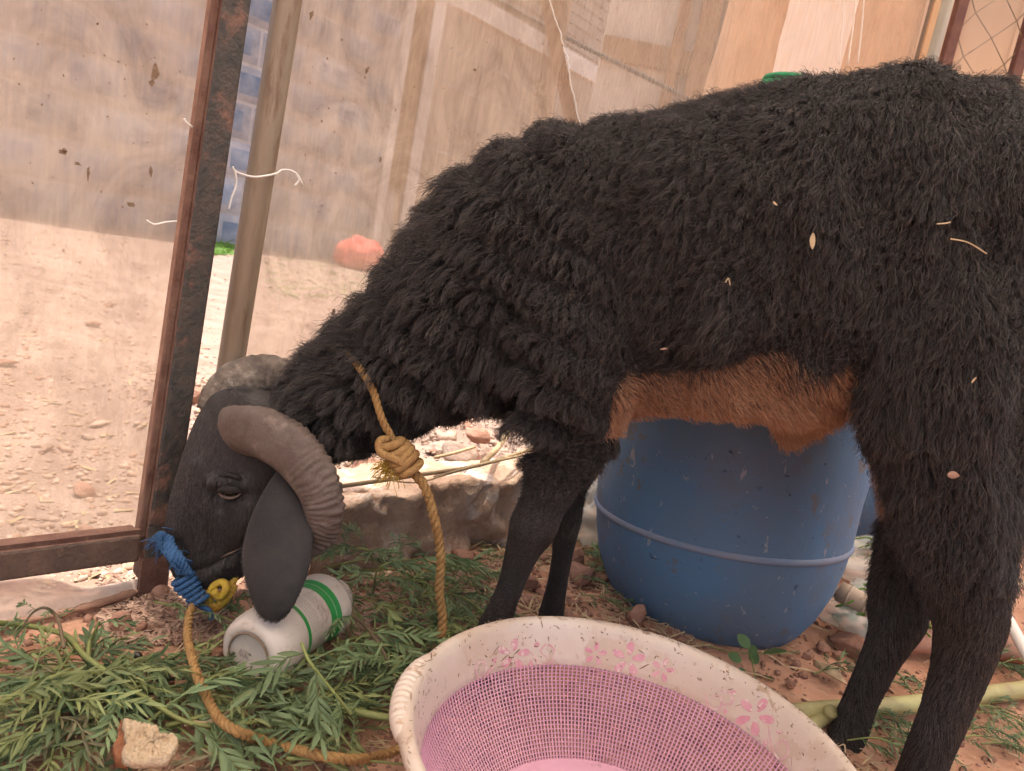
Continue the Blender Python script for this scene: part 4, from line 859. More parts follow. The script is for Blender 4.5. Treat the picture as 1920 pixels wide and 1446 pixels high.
# ---- horns
def horn(pts, radii, mat_, name='horn', label=None, ridge=0.0024, n=150, seg=30, flat=0.60, freq=2 * math.pi / 0.0062):
    P_ = catmull([at(*p) for p in pts], n); r = catmull(np.array(radii)[:, None] * [1, 0, 0], n)[:, 0]
    s = np.concatenate([[0], np.cumsum(np.linalg.norm(np.diff(P_, axis=0), axis=1))]); T = np.gradient(P_, axis=0); T /= np.linalg.norm(T, axis=1)[:, None]
    Bv = np.array([0, -1.0, 0]) - T * (T @ np.array([0, -1.0, 0]))[:, None]; Bv /= np.linalg.norm(Bv, axis=1)[:, None]; N = np.cross(Bv, T)
    a = np.linspace(0, 2 * np.pi, seg, endpoint=False); V = np.zeros((n, seg, 3))
    for j, aj in enumerate(a):
        ph = s * freq + 2.5 * noise(np.stack([s * 60, s * 0, s * 0], -1), 1, 12) + 2.2 * np.sin(aj * 1.0) + 1.6 * noise(np.stack([s * 45, s * 0 + math.cos(aj) * 1.5, s * 0 + math.sin(aj) * 1.5], -1), 1, 7) * 2
        rr = r + ridge * (0.35 + 0.65 * smooth(0.15, 0.6, s / s[-1])) * (0.6 * np.sin(ph) + 0.8 * noise(np.stack([s * 260, s * 0 + math.cos(aj) * 2, s * 0 + math.sin(aj) * 2], -1), 1, 9)) * np.clip(0.45 + 0.55 * math.cos(aj) + 0.35 * math.sin(aj), 0.15, 1) * np.clip((s[-1] - s) / 0.02, 0.2, 1)
        V[:, j] = P_ + N * (rr * math.cos(aj))[:, None] + Bv * (rr * flat * math.sin(aj))[:, None]
    f = []
    for i in range(n - 1):
        for j in range(seg): k = (j + 1) % seg; f.append((i * seg + j, i * seg + k, (i + 1) * seg + k, (i + 1) * seg + j))
    f.append(tuple(range(seg))[::-1]); f.append(tuple((n - 1) * seg + j for j in range(seg)))
    o = mobj(name, V.reshape(-1, 3), f, mat_, sheep)
    if label: o['label'] = label
    return o
px2m = 0.77 / 1400
horn([(408, 797, .835), (445, 806, .805), (492, 813, .782), (540, 838, .765), (577, 878, .755), (600, 922, .75), (607, 965, .75), (600, 1002, .755), (588, 1026, .76), (582, 1042, .763)],
     [.0235, .0275, .0290, .0285, .0265, .0235, .0205, .0170, .0125, .0050], horn_m, label='near grey brown curled horn in front of the ear')
horn([(398, 775, .865), (415, 745, .875), (445, 717, .885), (490, 702, .895), (528, 707, .90), (560, 722, .905), (575, 770, .905), (570, 815, .90)],
     [.020, .024, .026, .025, .023, .019, .013, .006], horn_far, label='far pale ridged horn curling behind the poll', freq=2 * math.pi / 0.011, ridge=0.0016)
# ---- ears
earS = [((528, 872), (552, 872), .790, .006), ((505, 905), (568, 900), .772, .006), ((482, 945), (577, 940), .755, .0055), ((462, 990), (582, 985), .740, .005), ((452, 1030), (582, 1030), .726, .0045), ((452, 1072), (575, 1074), .714, .004), ((464, 1108), (562, 1112), .706, .004), ((482, 1140), (546, 1142), .701, .0035), ((504, 1158), (530, 1158), .699, .002)]
v, f = loft(earS, 60, 26); v[:, 1] += 0.010 * ((proj(v)[:, 0] - 515) / 62) ** 2 - 0.004
mobj('ear', v, f, velvet, sheep)
v, f = loft([((440, 800), (470, 800), .895, .006), ((430, 860), (500, 860), .915, .006), ((425, 940), (510, 940), .92, .005), ((440, 1010), (500, 1010), .92, .004), ((460, 1040), (480, 1040), .92, .002)], 40, 22); mobj('ear', v, f, velvet, sheep)
ears = [o_ for o_ in sheep.children if o_.name.split('.')[0] == 'ear']
def ear_coat(eo, n, seed):
    r = np.random.default_rng(seed); me_ = eo.data; me_.calc_loop_triangles(); k_ = len(me_.loop_triangles); tq = np.empty(k_ * 3, np.int32); me_.loop_triangles.foreach_get('vertices', tq); tq = tq.reshape(-1, 3)
    cv = np.empty(len(me_.vertices) * 3); me_.vertices.foreach_get('co', cv); cv = cv.reshape(-1, 3); nv2 = np.empty(len(me_.vertices) * 3); me_.vertices.foreach_get('normal', nv2); nv2 = nv2.reshape(-1, 3)
    tr = cv[tq]; ar = np.linalg.norm(np.cross(tr[:, 1] - tr[:, 0], tr[:, 2] - tr[:, 0]), axis=1); t_ = r.choice(k_, n, p=ar / ar.sum()); bw = r.dirichlet([1, 1, 1], n)[..., None]
    p = (tr[t_] * bw).sum(1); nr = (nv2[tq[t_]] * bw).sum(1); nr /= np.linalg.norm(nr, axis=1)[:, None] + 1e-9
    cb = tang(nr, np.tile([-.1, 0, -1.0], (n, 1)) + 0.5 * np.stack([fbm(p, 60, 2, 1), p[:, 0] * 0, fbm(p, 60, 2, 2)], -1)); H_ = grow(p, nr, 0.0055 * r.uniform(.6, 1.4, n), cb, np.full(n, 0.16), 0.3, 4, 0.1)
    h_ = hair_curves('ear_coat', H_, 0.00024, 0.0001, coat_m, sheep)
for i_, e_ in enumerate(ears): ear_coat(e_, 16000 if i_ == 0 else 5000, 60 + i_)
# ---- eye
ec = at(430, 924, .7885); bm = bmesh.new(); bmesh.ops.create_uvsphere(bm, u_segments=28, v_segments=18, radius=0.0100); em = bpy.data.meshes.new('eye'); bm.to_mesh(em); bm.free(); em.materials.append(eye_m); em.polygons.foreach_set('use_smooth', [True] * len(em.polygons))
eye = obj('eye', em, sheep); eye.location = ec + np.array([0, 0.006, 0])
def lidstrip(pl, rr, Y_, m_):
    P_ = [at(x, y, Y_ + 0.0025 * (abs(x - 430) / 20) ** 2) for x, y in pl]; v, f = tube(catmull(P_, 24), rr, 8); return mobj('eyelid', v, f, m_, eye)
lidstrip(((409, 921), (416, 930), (430, 934), (444, 931), (453, 923)), [0.0006, .0014, .0018, .0014, .0006], .7805, lid_m)
lidstrip(((406, 922), (417, 918), (431, 918), (446, 920), (455, 924)), [0.0010, .0034, .0044, .0034, .0010], .7785, skin_b)
lidstrip(((398, 898), (420, 890), (445, 895), (462, 908)), [0.001, .003, .0035, .001], .786, skin_b)
lidstrip(((391, 905), (394, 920), (402, 930), (410, 926)), [0.0005, .0011, .0011, .0006], .792, lid_m)
lidstrip(((372, 1046), (395, 1050), (425, 1040), (452, 1028)), [.0005, .0012, .0014, .0006], .795, lid_m)
# ---- hooves (cloven, two claws)
def hoof(pt, tl=0.0):
    b_ = Buf()
    for s_ in (-1, 1):
        secs = [(0.030, 0.014, 0.004), (0.020, 0.016, 0.0), (0.008, 0.019, -0.004), (0.0, 0.020, -0.006)]
        V = []
        for z_, r_, dx in secs:
            for a in np.linspace(0, 2 * np.pi, 14, endpoint=False): V.append([pt[0] + dx + r_ * 1.15 * math.cos(a), pt[1] + s_ * 0.011 + r_ * 0.5 * math.sin(a), z_ + float(gz(pt[0], pt[1])) + 0.001])
        f_ = []
        for i in range(3):
            for j in range(14): k = (j + 1) % 14; f_.append((i * 14 + j, i * 14 + k, (i + 1) * 14 + k, (i + 1) * 14 + j))
        f_ += [tuple(range(14)), tuple(42 + j for j in range(14))[::-1]]; b_.add(V, f_)
    v, f = b_.out(); mobj('hoof', v, f, hoof_m, sheep)
for q in (fn_, ff_, hn_, hf_): hoof(q)

# ================================================================== ROPES
def fray(center, direction, n, L, mat_, name, parent, seed=1, spread=0.8, r_=0.00035):
    r = np.random.default_rng(seed); b_ = Buf(); d0 = np.array(direction, float); d0 /= np.linalg.norm(d0)
    for k in range(n):
        d_ = d0 + r.normal(0, spread, 3) * 0.6; d_ /= np.linalg.norm(d_); l_ = L * r.uniform(.5, 1.2); p0 = np.asarray(center) + r.normal(0, 0.0035, 3)
        b_.add(*tube(catmull([p0, p0 + d_ * l_ * .5 + r.normal(0, .002, 3), p0 + d_ * l_ + r.normal(0, .004, 3) - [0, 0, .003]], 5), r_, 4))
    v, f = b_.out(); return mobj(name, v, f, mat_, parent)
neck = thing('neck_rope', 'ochre twisted rope knotted round the neck and hanging straight down behind the basket', 'rope', at(750, 860, .78))
Pn = [at(662, 640, .865), at(655, 662, .81), at(678, 695, .785), at(700, 735, .775), at(716, 785, .772), at(740, 832, .775)]
v, f = rope_strands(Pn, 0.0042, 0.020); mobj('neck_loop', v, f, rope_y, neck)
Pn = [at(770, 880, .775), at(797, 915, .775), at(815, 975, .78), at(826, 1040, .79), at(824, 1110, .80), at(830, 1170, .805), at(818, 1225, .80), at(806, 1270, .80), g(800, 1300, .01)]
v, f = rope_strands(Pn, 0.0054, 0.027); mobj('hanging_end', v, f, rope_y, neck)
b_ = Buf(); kc = at(755, 858, .768)
T1 = at(775, 885, .768) - at(738, 832, .768); T1 /= np.linalg.norm(T1)
U1 = np.cross(T1, [0, 1, 0]); U1 /= np.linalg.norm(U1)
for k, (o_, rad, tlt) in enumerate(((-.018, .0095, .3), (-.010, .0115, .25), (-.002, .013, .15), (.006, .0135, .1), (.014, .012, -.1))):
    a = np.linspace(0, 2 * np.pi, 24); c = kc + T1 * o_
    b_.add(*tube(c + rad * (np.cos(a)[:, None] * U1 + np.sin(a)[:, None] * np.array([0, 1, 0])) + T1 * (tlt * rad * np.cos(a + k))[:, None], 0.0048, 9, cap=False))
b_.add(*tube(catmull([kc - T1 * .024 + U1 * .0, kc - T1 * .028 + U1 * -.010, kc - T1 * .018 - U1 * .013 - [0, .01, 0], kc + T1 * .0 + [0, -.016, 0], kc + T1 * .016], 20), .0045, 8))
v, f = b_.out(); mobj('knot', v, f, rope_y, neck)
fray(at(738, 868, .765), at(725, 878, .765) - at(745, 862, .765), 150, 0.019, yellow_r, 'frayed_end', neck, 5)
lead = thing('lead_rope', 'ochre twisted lead rope falling from the muzzle and snaking over the cut leaves', 'rope', g(390, 1310))
Pn = [at(372, 1120, .80), at(356, 1150, .76), at(352, 1190, .72), at(360, 1235, .67), at(375, 1280, .635), g(392, 1315, .040), g(410, 1347, .045), g(445, 1372, .052), g(490, 1388, .030), g(540, 1402, .030), g(600, 1416, .052), g(660, 1424, .045), g(710, 1418, .02), g(770, 1398, .012), g(800, 1385, .010)]
v, f = rope_strands(Pn, 0.0046, 0.024, seed=4); mobj('rope_length', v, f, rope_y, lead)
hal = thing('halter', 'frayed blue cord round the muzzle knotted to a yellow loop under the chin', 'halter', at(350, 1060, .80))
b_ = Buf()
for k in range(5):
    dx = 5 * k
    b_.add(*rope_strands([at(300 + dx, 1000 + 2 * k, .80 - .002 * k), at(303 + dx, 1022, .787), at(322 + dx, 1050, .777), at(340 + dx * .8, 1075, .780)], 0.0040, 0.016, seg=5, seed=k))
v, f = b_.out(); mobj('nose_wrap', v, f, rope_b, hal)
fray(at(305, 1005, .790), at(293, 1030, .785) - at(306, 1000, .79), 45, 0.016, rope_b, 'frayed_fibres', hal, 8, 0.7, .0005)
fray(at(328, 1045, .778), at(352, 1062, .775) - at(330, 1045, .778), 30, 0.010, rope_b, 'frayed_fibres', hal, 9, 0.6, .0005)
b_ = Buf(); ka, kb = at(340, 1078, .790), at(376, 1132, .786); kd_ = (kb - ka) / np.linalg.norm(kb - ka); ku = np.cross(kd_, [0, 1, 0]); ku /= np.linalg.norm(ku)
th = np.linspace(0, 2 * np.pi * 6.5, 150); tt_ = np.linspace(0, 1, 150)[:, None]
b_.add(*rope_strands((ka + (kb - ka) * tt_ + (0.0105 + .002 * np.sin(tt_ * 7)) * (np.cos(th)[:, None] * ku + np.sin(th)[:, None] * np.array([0, 1.0, 0])))[::3], 0.0030, 0.010, n=420, seg=5, seed=3))
b_.add(*rope_strands([kb - ku * .004, kb + kd_ * .012 + ku * .004, kb + kd_ * .022], 0.003, 0.010, seg=5))
v, f = b_.out(); mobj('blue_knot', v, f, rope_b, hal)
b_ = Buf()
b_.add(*tube(catmull([at(448, 1060, .83), at(440, 1082, .81), at(428, 1108, .80), at(412, 1132, .80), at(396, 1134, .797), at(392, 1118, .795), at(402, 1098, .795), at(418, 1092, .795), at(424, 1104, .79), at(412, 1120, .79), at(400, 1108, .785)], 50), 0.0046, 9))
b_.add(*tube(catmull([at(384, 1130, .80), at(404, 1140, .80), at(424, 1122, .798), at(440, 1096, .805)], 20), 0.005, 9))
v, f = b_.out(); mobj('yellow_loop', v, f, yellow_r, hal)

# ================================================================== BARRELS
def barrel(name, label, c, tx, ty, prof, parent_loc, blue_p=blue_p):
    T_ = thing(name, label, 'barrel', (c[0], c[1], 0)); axv = np.array([tx, ty, 1.0]); axv /= np.linalg.norm(axv); e1 = np.cross([0, 1, 0], axv); e1 /= np.linalg.norm(e1); e2 = np.cross(axv, e1)
    seg = 72; V = []; 
    for z_, r_ in prof:
        for a in np.linspace(0, 2 * np.pi, seg, endpoint=False):
            V.append(np.array([c[0], c[1], -0.02]) + axv * z_ + r_ * (math.cos(a) * e1 + math.sin(a) * e2))
    V = np.array(V); V += 0.0012 * np.stack([fbm(V, 9, 2, 1), fbm(V, 9, 2, 2), fbm(V, 9, 2, 3)], -1)
    n = len(prof); f = [(i * seg + j, i * seg + (j + 1) % seg, (i + 1) * seg + (j + 1) % seg, (i + 1) * seg + j) for i in range(n - 1) for j in range(seg)]
    f += [tuple(range(seg))[::-1], tuple((n - 1) * seg + j for j in range(seg))]
    mobj('shell', V, f, blue_p, T_)
    # raised band
    zb = 0.165; rb_ = np.interp(zb, [p[0] for p in prof], [p[1] for p in prof]); a = np.linspace(0, 2 * np.pi, 97)
    v, f = tube(np.array([np.array([c[0], c[1], -0.02]) + axv * zb + (rb_ - 0.0022) * (math.cos(q) * e1 + math.sin(q) * e2) for q in a]), 0.0062, 8, cap=False, flat=1.0); o = mobj('raised_band', v, f, band_m, T_)
    for zz in (0.0,):
        top = prof[-1]; v, f = tube(np.array([np.array([c[0], c[1], -0.02]) + axv * top[0] + top[1] * (math.cos(q) * e1 + math.sin(q) * e2) for q in a]), 0.008, 8, cap=False); mobj('rim', v, f, blue_p, T_)
    return T_
band_m = M('worn_blue_band', (0.17, 0.215, 0.30), 0.6, scale=20, col2=(0.22, 0.22, 0.26), spec=0.3)
teal_p = M('teal_plastic', (0.04, 0.22, 0.30), 0.5, scale=6, col2=(0.06, 0.17, 0.22), flecks=(((0.3, 0.28, 0.25), 60, .64, (1, 1, 1)),))
BP = [(0, .124), (0.006, .140), (.02, .153), (.05, .171), (.09, .187), (.13, .196), (.17, .201), (.205, .203), (.235, .2045), (.27, .209), (.35, .213), (.42, .215), (.50, .212), (.56, .185), (.60, .16), (.62, .14)]
BRC = (0.384, 1.165); BRT = (-0.070, 0.055)
barrel('blue_barrel', 'large scuffed blue plastic barrel with a raised band standing under the belly of the sheep', BRC, BRT[0], BRT[1], BP, blue_p)
barrel('blue_barrel', 'teal blue barrel further back, only a narrow slice beside the hind leg', (0.98, 1.78), 0.0, 0.0, BP, teal_p)
# green tub whose rim peeks over the back
gt = thing('green_tub', 'green plastic tub whose rim just shows above the back of the sheep', 'tub', at(1482, 150, 1.35))
q = at(1484, 151, 1.35); a = np.linspace(0, 2 * np.pi, 40)
tubm = M('green_plastic', (0.01, 0.23, 0.08), 0.4)
V, f = tube([[q[0], 1.35, 0.62], [q[0], 1.35, q[2] - .03], [q[0], 1.35, q[2] - .01], [q[0], 1.35, q[2]]], [.05, .05, .05, .02], 24); mobj('tub_body', V, f, tubm, gt)
V, f = tube(np.array([[q[0] + .042 * math.cos(t_), 1.35 + .042 * math.sin(t_), q[2] - .004] for t_ in a]), .006, 8, cap=False); mobj('rim', V, f, tubm, gt)

# ================================================================== BASKET
bk = thing('basket', 'round white plastic basket with pink flower print and pink lattice sides, front of the picture', 'basket', (0.157, 0.571, 0))
BC = np.array([0.157, 0.571]); 
def ringp(r_, z_, a): return np.stack([BC[0] + r_ * np.cos(a), BC[1] + r_ * np.sin(a), a * 0 + z_], -1)
seg = 128; a = np.linspace(0, 2 * np.pi, seg, endpoint=False)
def lathe(prof, close=False):
    V = np.concatenate([ringp(r_, z_, a) for r_, z_ in prof]); n = len(prof); f = []
    for i in range(n - 1 + (1 if close else 0)):
        i2 = (i + 1) % n
        for j in range(seg): k = (j + 1) % seg; f.append((i * seg + j, i * seg + k, i2 * seg + k, i2 * seg + j))
    return V, f
RZB, RRB = 0.128, 0.196
prof = [(.1735, .083), (.1755, .090), (.180, .106), (.1835, .118), (.1865, .1245), (.190, .1275), (.194, .1275), (.1975, .1245), (.1985, .119), (.1965, .1165), (.1925, .1195), (.189, .118), (.186, .108), (.182, .094), (.1775, .080), (.1745, .0805)]
V, f = lathe(prof, True)
mobj('rim_band', V, f, white_p, bk)
# pink lattice: rings and ribs
b_ = Buf(); zt, zb_ = .083, .010; rt_, rb2 = .1748, .118
def rz(t_):  # t 0 top .. 1 bottom
    return rt_ + (rb2 - rt_) * (t_ ** 1.25), zt + (zb_ - zt) * t_
nr_ = 24
for i in range(nr_ + 1):
    r_, z_ = rz(i / nr_); aa = np.linspace(0, 2 * np.pi, 129); b_.add(*tube(ringp(r_ + 0.0003, z_, aa), 0.00065 if 0 < i < nr_ else 0.0014, 5, cap=False))
nrib = 230
for k in range(nrib):
    an = k / nrib * 2 * math.pi; tt = np.linspace(0, 1, 7); pts = np.array([ringp(rz(x)[0] - 0.0008, rz(x)[1], np.array(an)) for x in tt]); b_.add(*tube(pts, 0.00088, 4, cap=False))
v, f = b_.out(); mobj('lattice', v, f, pink_p, bk, smoothit=False)
V, f = lathe([(0.0001, .006), (.119, .006), (.1195, .012), (.117, .012), (.114, .0095), (0.0001, .0095)], False); mobj('floor_disc', V, f, pink_p, bk)
# ribbed handle on the left of the rim
ha = math.atan2(g(775, 1290, .125)[1] - BC[1], g(775, 1290, .125)[0] - BC[0])
aa = np.linspace(ha - 0.30, ha + 0.30, 46); env = np.clip(np.sin(np.linspace(0, math.pi, 46)), 0, 1) ** 0.6
pts = ringp(.1975 + 0.007 * env, .1185 + 0 * env, aa); rr = 0.006 + 0.0055 * env + 0.0011 * np.sign(np.sin(np.linspace(0, 46 * .95, 46))) * (env > .5)
aa2 = np.linspace(ha - 0.30, ha + 0.30, 140); env = np.clip(np.sin(np.linspace(0, math.pi, 140)), 0, 1) ** 0.6; sq = np.clip(np.sin(np.linspace(0, 2 * math.pi * 15, 140)) * 2, -1, 1)
pts = ringp(1, 0, aa2); pts = np.stack([BC[0] + (.1945 + .002 * env) * np.cos(aa2), BC[1] + (.1945 + .002 * env) * np.sin(aa2), .1195 + 0 * aa2], -1)
v, f = tube(pts, 0.0055 + 0.0042 * env + 0.0006 * sq * (env > .55), 18); mobj('handle', v, f, white_p, bk)
# flower print: petals lie on the inside face of the band
def band_pt(an, h, off=0.0004):   # h 0..1 from lattice top to rim
    z_ = .088 + (.120 - .088) * h; r_ = np.interp(z_, [.083, .090, .106, .118, .1245], [.1735, .1755, .180, .1835, .1865]) - off
    return np.array([BC[0] + r_ * math.cos(an), BC[1] + r_ * math.sin(an), z_])
def pix_band(px_, py_, off=0.0005):
    r_ = ray(px_, py_); 
    lo, hi = 0.3, 1.2
    for _ in range(40):
        m_ = (lo + hi) / 2; q = EYE + r_ * m_
        rad = np.interp(q[2], [.083, .090, .106, .118, .1245], [.1735, .1755, .180, .1835, .1865]) - off
        if np.hypot(q[0] - BC[0], q[1] - BC[1]) > rad: hi = m_
        else: lo = m_
    return EYE + r_ * hi
def inside(px_, py_):
    return True
pb = Buf(); lb_ = Buf(); cen = []
def petal(cx, cy, ang_, l_, w_, buf):
    pts = []
    for t_ in np.linspace(0, 2 * np.pi, 14, endpoint=False):
        u = 0.5 + 0.5 * math.cos(t_); vv = math.sin(t_) * w_ * (0.55 + 0.45 * u); x = cx + math.cos(ang_) * (0.22 + u * 0.78) * l_ - math.sin(ang_) * vv; y = cy + math.sin(ang_) * (0.22 + u * 0.78) * l_ + math.cos(ang_) * vv
        pts.append(pix_band(x, y))
    buf.add(pts, [tuple(range(14))])
def flower(cx, cy, s, rot=0.0, skew=0.9):
    for k in range(5):
        an = rot + k * 2 * math.pi / 5 - math.pi / 2; petal(cx, cy, an, s, s * 0.27, pb)
def curl_(pts, w_=2.2, buf=None):
    Q = catmull([list(p) + [0] for p in pts], 36)[:, :2]; T_ = np.gradient(Q, axis=0); T_ /= np.linalg.norm(T_, axis=1)[:, None]; Nn = np.stack([-T_[:, 1], T_[:, 0]], -1)
    ww = w_ * np.sin(np.linspace(0.2, math.pi - 0.2, 36)) ** .5
    L_ = [pix_band(*(q + n_ * w1)) for q, n_, w1 in zip(Q, Nn, ww)]; R_ = [pix_band(*(q - n_ * w1)) for q, n_, w1 in zip(Q, Nn, ww)]
    lb_.add(L_ + R_, [(i, i + 1, 36 + i + 1, 36 + i) for i in range(35)])
flower(963, 1228, 31, .1); flower(1116, 1226, 22, .2); flower(1178, 1236, 33, .2); flower(1242, 1256, 23, .4); flower(1415, 1342, 38, .6, 1)
curl_(((895, 1275), (893, 1250), (905, 1240), (912, 1255), (903, 1268))); curl_(((905, 1275), (920, 1255), (932, 1232))); petal(918, 1240, -.3, 14, 4, pb); petal(922, 1262, 1.6, 14, 4, pb)
curl_(((995, 1222), (1012, 1245), (1035, 1240), (1040, 1220), (1025, 1208), (1014, 1222), (1025, 1232))); petal(998, 1215, -.6, 16, 5, pb); petal(996, 1235, 1.6, 16, 5, pb)
curl_(((1322, 1300), (1330, 1325), (1350, 1328), (1352, 1308), (1338, 1305))); curl_(((1350, 1295), (1368, 1300), (1372, 1318), (1350, 1322))); petal(1365, 1296, .2, 16, 5, pb); petal(1362, 1325, 1.8, 14, 5, pb)
curl_(((1440, 1360), (1447, 1400), (1462, 1424), (1478, 1412), (1472, 1390), (1458, 1395), (1462, 1408))); petal(1452, 1372, .1, 14, 5, pb); petal(1438, 1382, 1.8, 18, 5, pb)
v, f = pb.out(); mobj('flower_print', v, f, pink_print, bk, smoothit=False, kind='stuff'); v, f = lb_.out(); mobj('scroll_print', v, f, pink_line, bk, smoothit=False, kind='stuff')
# dried mud specks on rim
gb = Buf(); r = np.random.default_rng(77)
for k in range(330):
    an = r.uniform(0, 2 * math.pi); inner = r.random() < 0.62
    if r.random() < 0.5: an = r.choice([ha, 0.35, 0.9, 1.5, 2.2]) + r.normal(0, 0.18)
    h = r.random() ** 0.7
    zz = .084 + .040 * h; rr_ = np.interp(zz, [.083, .090, .106, .118, .1245], [.1735, .1755, .180, .1835, .1865]) - .0004
    if not inner: rr_ = r.uniform(.188, .196); zz = .1276
    c = np.array([BC[0] + rr_ * math.cos(an), BC[1] + rr_ * math.sin(an), zz]); tdir = np.array([-math.sin(an), math.cos(an), 0]); udir = np.array([math.cos(an), math.sin(an), 0]) * (0.25 if inner else 1) + np.array([0, 0, 0.97 if inner else 0])
    s1, s2 = r.uniform(.0004, .0022) * (1 if r.random() > .15 else 3.2), r.uniform(.0002, .0009); rot = r.uniform(0, 3.14); nrm_ = np.cross(tdir, udir); nrm_ *= -np.sign(nrm_ @ (np.array([BC[0], BC[1], .3]) - c)) * -1
    vs = [c + nrm_ * 0.0006] ; kk = 7
    for t_ in np.linspace(0, 2 * np.pi, kk, endpoint=False):
        x = s1 * math.cos(t_) * r.uniform(.6, 1.2); y = s2 * math.sin(t_) * r.uniform(.5, 1.3); vs.append(c + tdir * (x * math.cos(rot) - y * math.sin(rot)) + udir * (x * math.sin(rot) + y * math.cos(rot)) + nrm_ * 0.0002)
    gb.add(vs, [(0, 1 + i, 1 + (i + 1) % kk) for i in range(kk)])
v, f = gb.out(); mobj('mud_specks', v, f, grime, bk, smoothit=False, kind='stuff')

# ================================================================== BOTTLE
b0 = np.array(g(462, 1215, .0)); 
pA = at(466, 1230, .700); pB = at(625, 1122, .845); axb = pB - pA; Lb = np.linalg.norm(axb); axb /= Lb
bt = thing('white_bottle', 'empty white plastic bottle with green bands and small print lying among the leaves', 'bottle', (pA[0], pA[1], 0))
e1 = np.cross(axb, [0, 0, 1]); e1 /= np.linalg.norm(e1); e2 = np.cross(e1, axb)   # e2 up
def blathe(prof, sg=48, close0=True):
    aa = np.linspace(0, 2 * np.pi, sg, endpoint=False); V = []
    for s_, r_ in prof:
        for t_ in aa: V.append(pA + axb * s_ * Lb + r_ * (math.cos(t_) * e1 + math.sin(t_) * e2))
    n = len(prof); f = [(i * sg + j, i * sg + (j + 1) % sg, (i + 1) * sg + (j + 1) % sg, (i + 1) * sg + j) for i in range(n - 1) for j in range(sg)]
    return np.array(V), f
bprof = [(.015, .001), (.012, .020), (0.0, .0235), (-.004, .026), (.01, .030), (.04, .0335), (.10, .0355), (.18, .0362), (.28, .0345), (.36, .0325), (.40, .0318), (.62, .0318), (.70, .0322), (.76, .0345), (.80, .0350), (.83, .0342), (.85, .0350), (.90, .0320), (.95, .0245), (.98, .020), (1.0, .0195), (1.06, .0195), (1.065, .0175), (1.06, .001)]
bprof = [(a_, b_ * 1.13) for a_, b_ in bprof]
V, f = blathe(bprof); mobj('bottle_body', V, f, bottle_m, bt)
def band(s0, s1, off, m_, t0=0, t1=2 * math.pi, n=48):
    V = []; ss = np.linspace(s0, s1, 4)
    for s_ in ss:
        r_ = np.interp(s_, [p[0] for p in bprof[3:20]], [p[1] for p in bprof[3:20]]) + off
        for t_ in np.linspace(t0, t1, n): V.append(pA + axb * s_ * Lb + r_ * (math.cos(t_) * e1 + math.sin(t_) * e2))
    f = [(i * n + j, i * n + j + 1, (i + 1) * n + j + 1, (i + 1) * n + j) for i in range(3) for j in range(n - 1)]
    return mobj('printed_band', V, f, m_, bt)
band(.63, .74, .0004, green_print); band(.688, .6925, .0007, pale_line); band(.335, .375, .0004, green_print)
tb = Buf(); r = np.random.default_rng(3)
# small print: two columns of close lines too small to read, wrapping the label
camang = math.atan2((EYE - pA) @ e2, (EYE - pA) @ e1)
for col, (s0, s1) in enumerate(((.40, .50), (.52, .60))):
    for ln in range(26 if col == 0 else 15):
        tc = camang + 1.0 - ln * 0.062 - col * 0.35; s_ = s0
        while s_ < s1 - .012:
            wd = r.uniform(.006, .022); rr_ = .0322 * 1.13 - .0004; h_ = 0.013
            V = [pA + axb * Lb * u_ + rr_ * (math.cos(t_) * e1 + math.sin(t_) * e2) for u_, t_ in ((s_, tc), (min(s_ + wd, s1), tc), (min(s_ + wd, s1), tc + h_), (s_, tc + h_))]; tb.add(V, [(0, 1, 2, 3)]); s_ += wd + .005
v, f = tb.out(); mobj('small_print', v, f, text_m, bt, smoothit=False, kind='stuff')
# embossed ring on the base
V, f = tube(np.array([pA - axb * 0.0006 + .0245 * (math.cos(t_) * e1 + math.sin(t_) * e2) for t_ in np.linspace(0, 2 * np.pi, 48)]), .0011, 6, cap=False); mobj('base_ring', V, f, grime, bt)
eb = Buf()
for k in range(3): eb.add(*tube(catmull([pA + e1 * (-.010 + .004 * k) + e2 * (.004), pA + e1 * (-.012 + .004 * k), pA + e1 * (-.009 + .004 * k) - e2 * .004], 6), .0006, 5))
v, f = eb.out(); mobj('base_mark', v, f, M('shallow_mark', (0.42, 0.33, 0.27), 0.6), bt)
for s_ in (1.01, 1.035): 
    V, f = tube(np.array([pA + axb * Lb * s_ + .0222 * (math.cos(t_) * e1 + math.sin(t_) * e2) for t_ in np.linspace(0, 2 * np.pi, 40)]), .0012, 6, cap=False); mobj('neck_thread', V, f, bottle_m, bt)

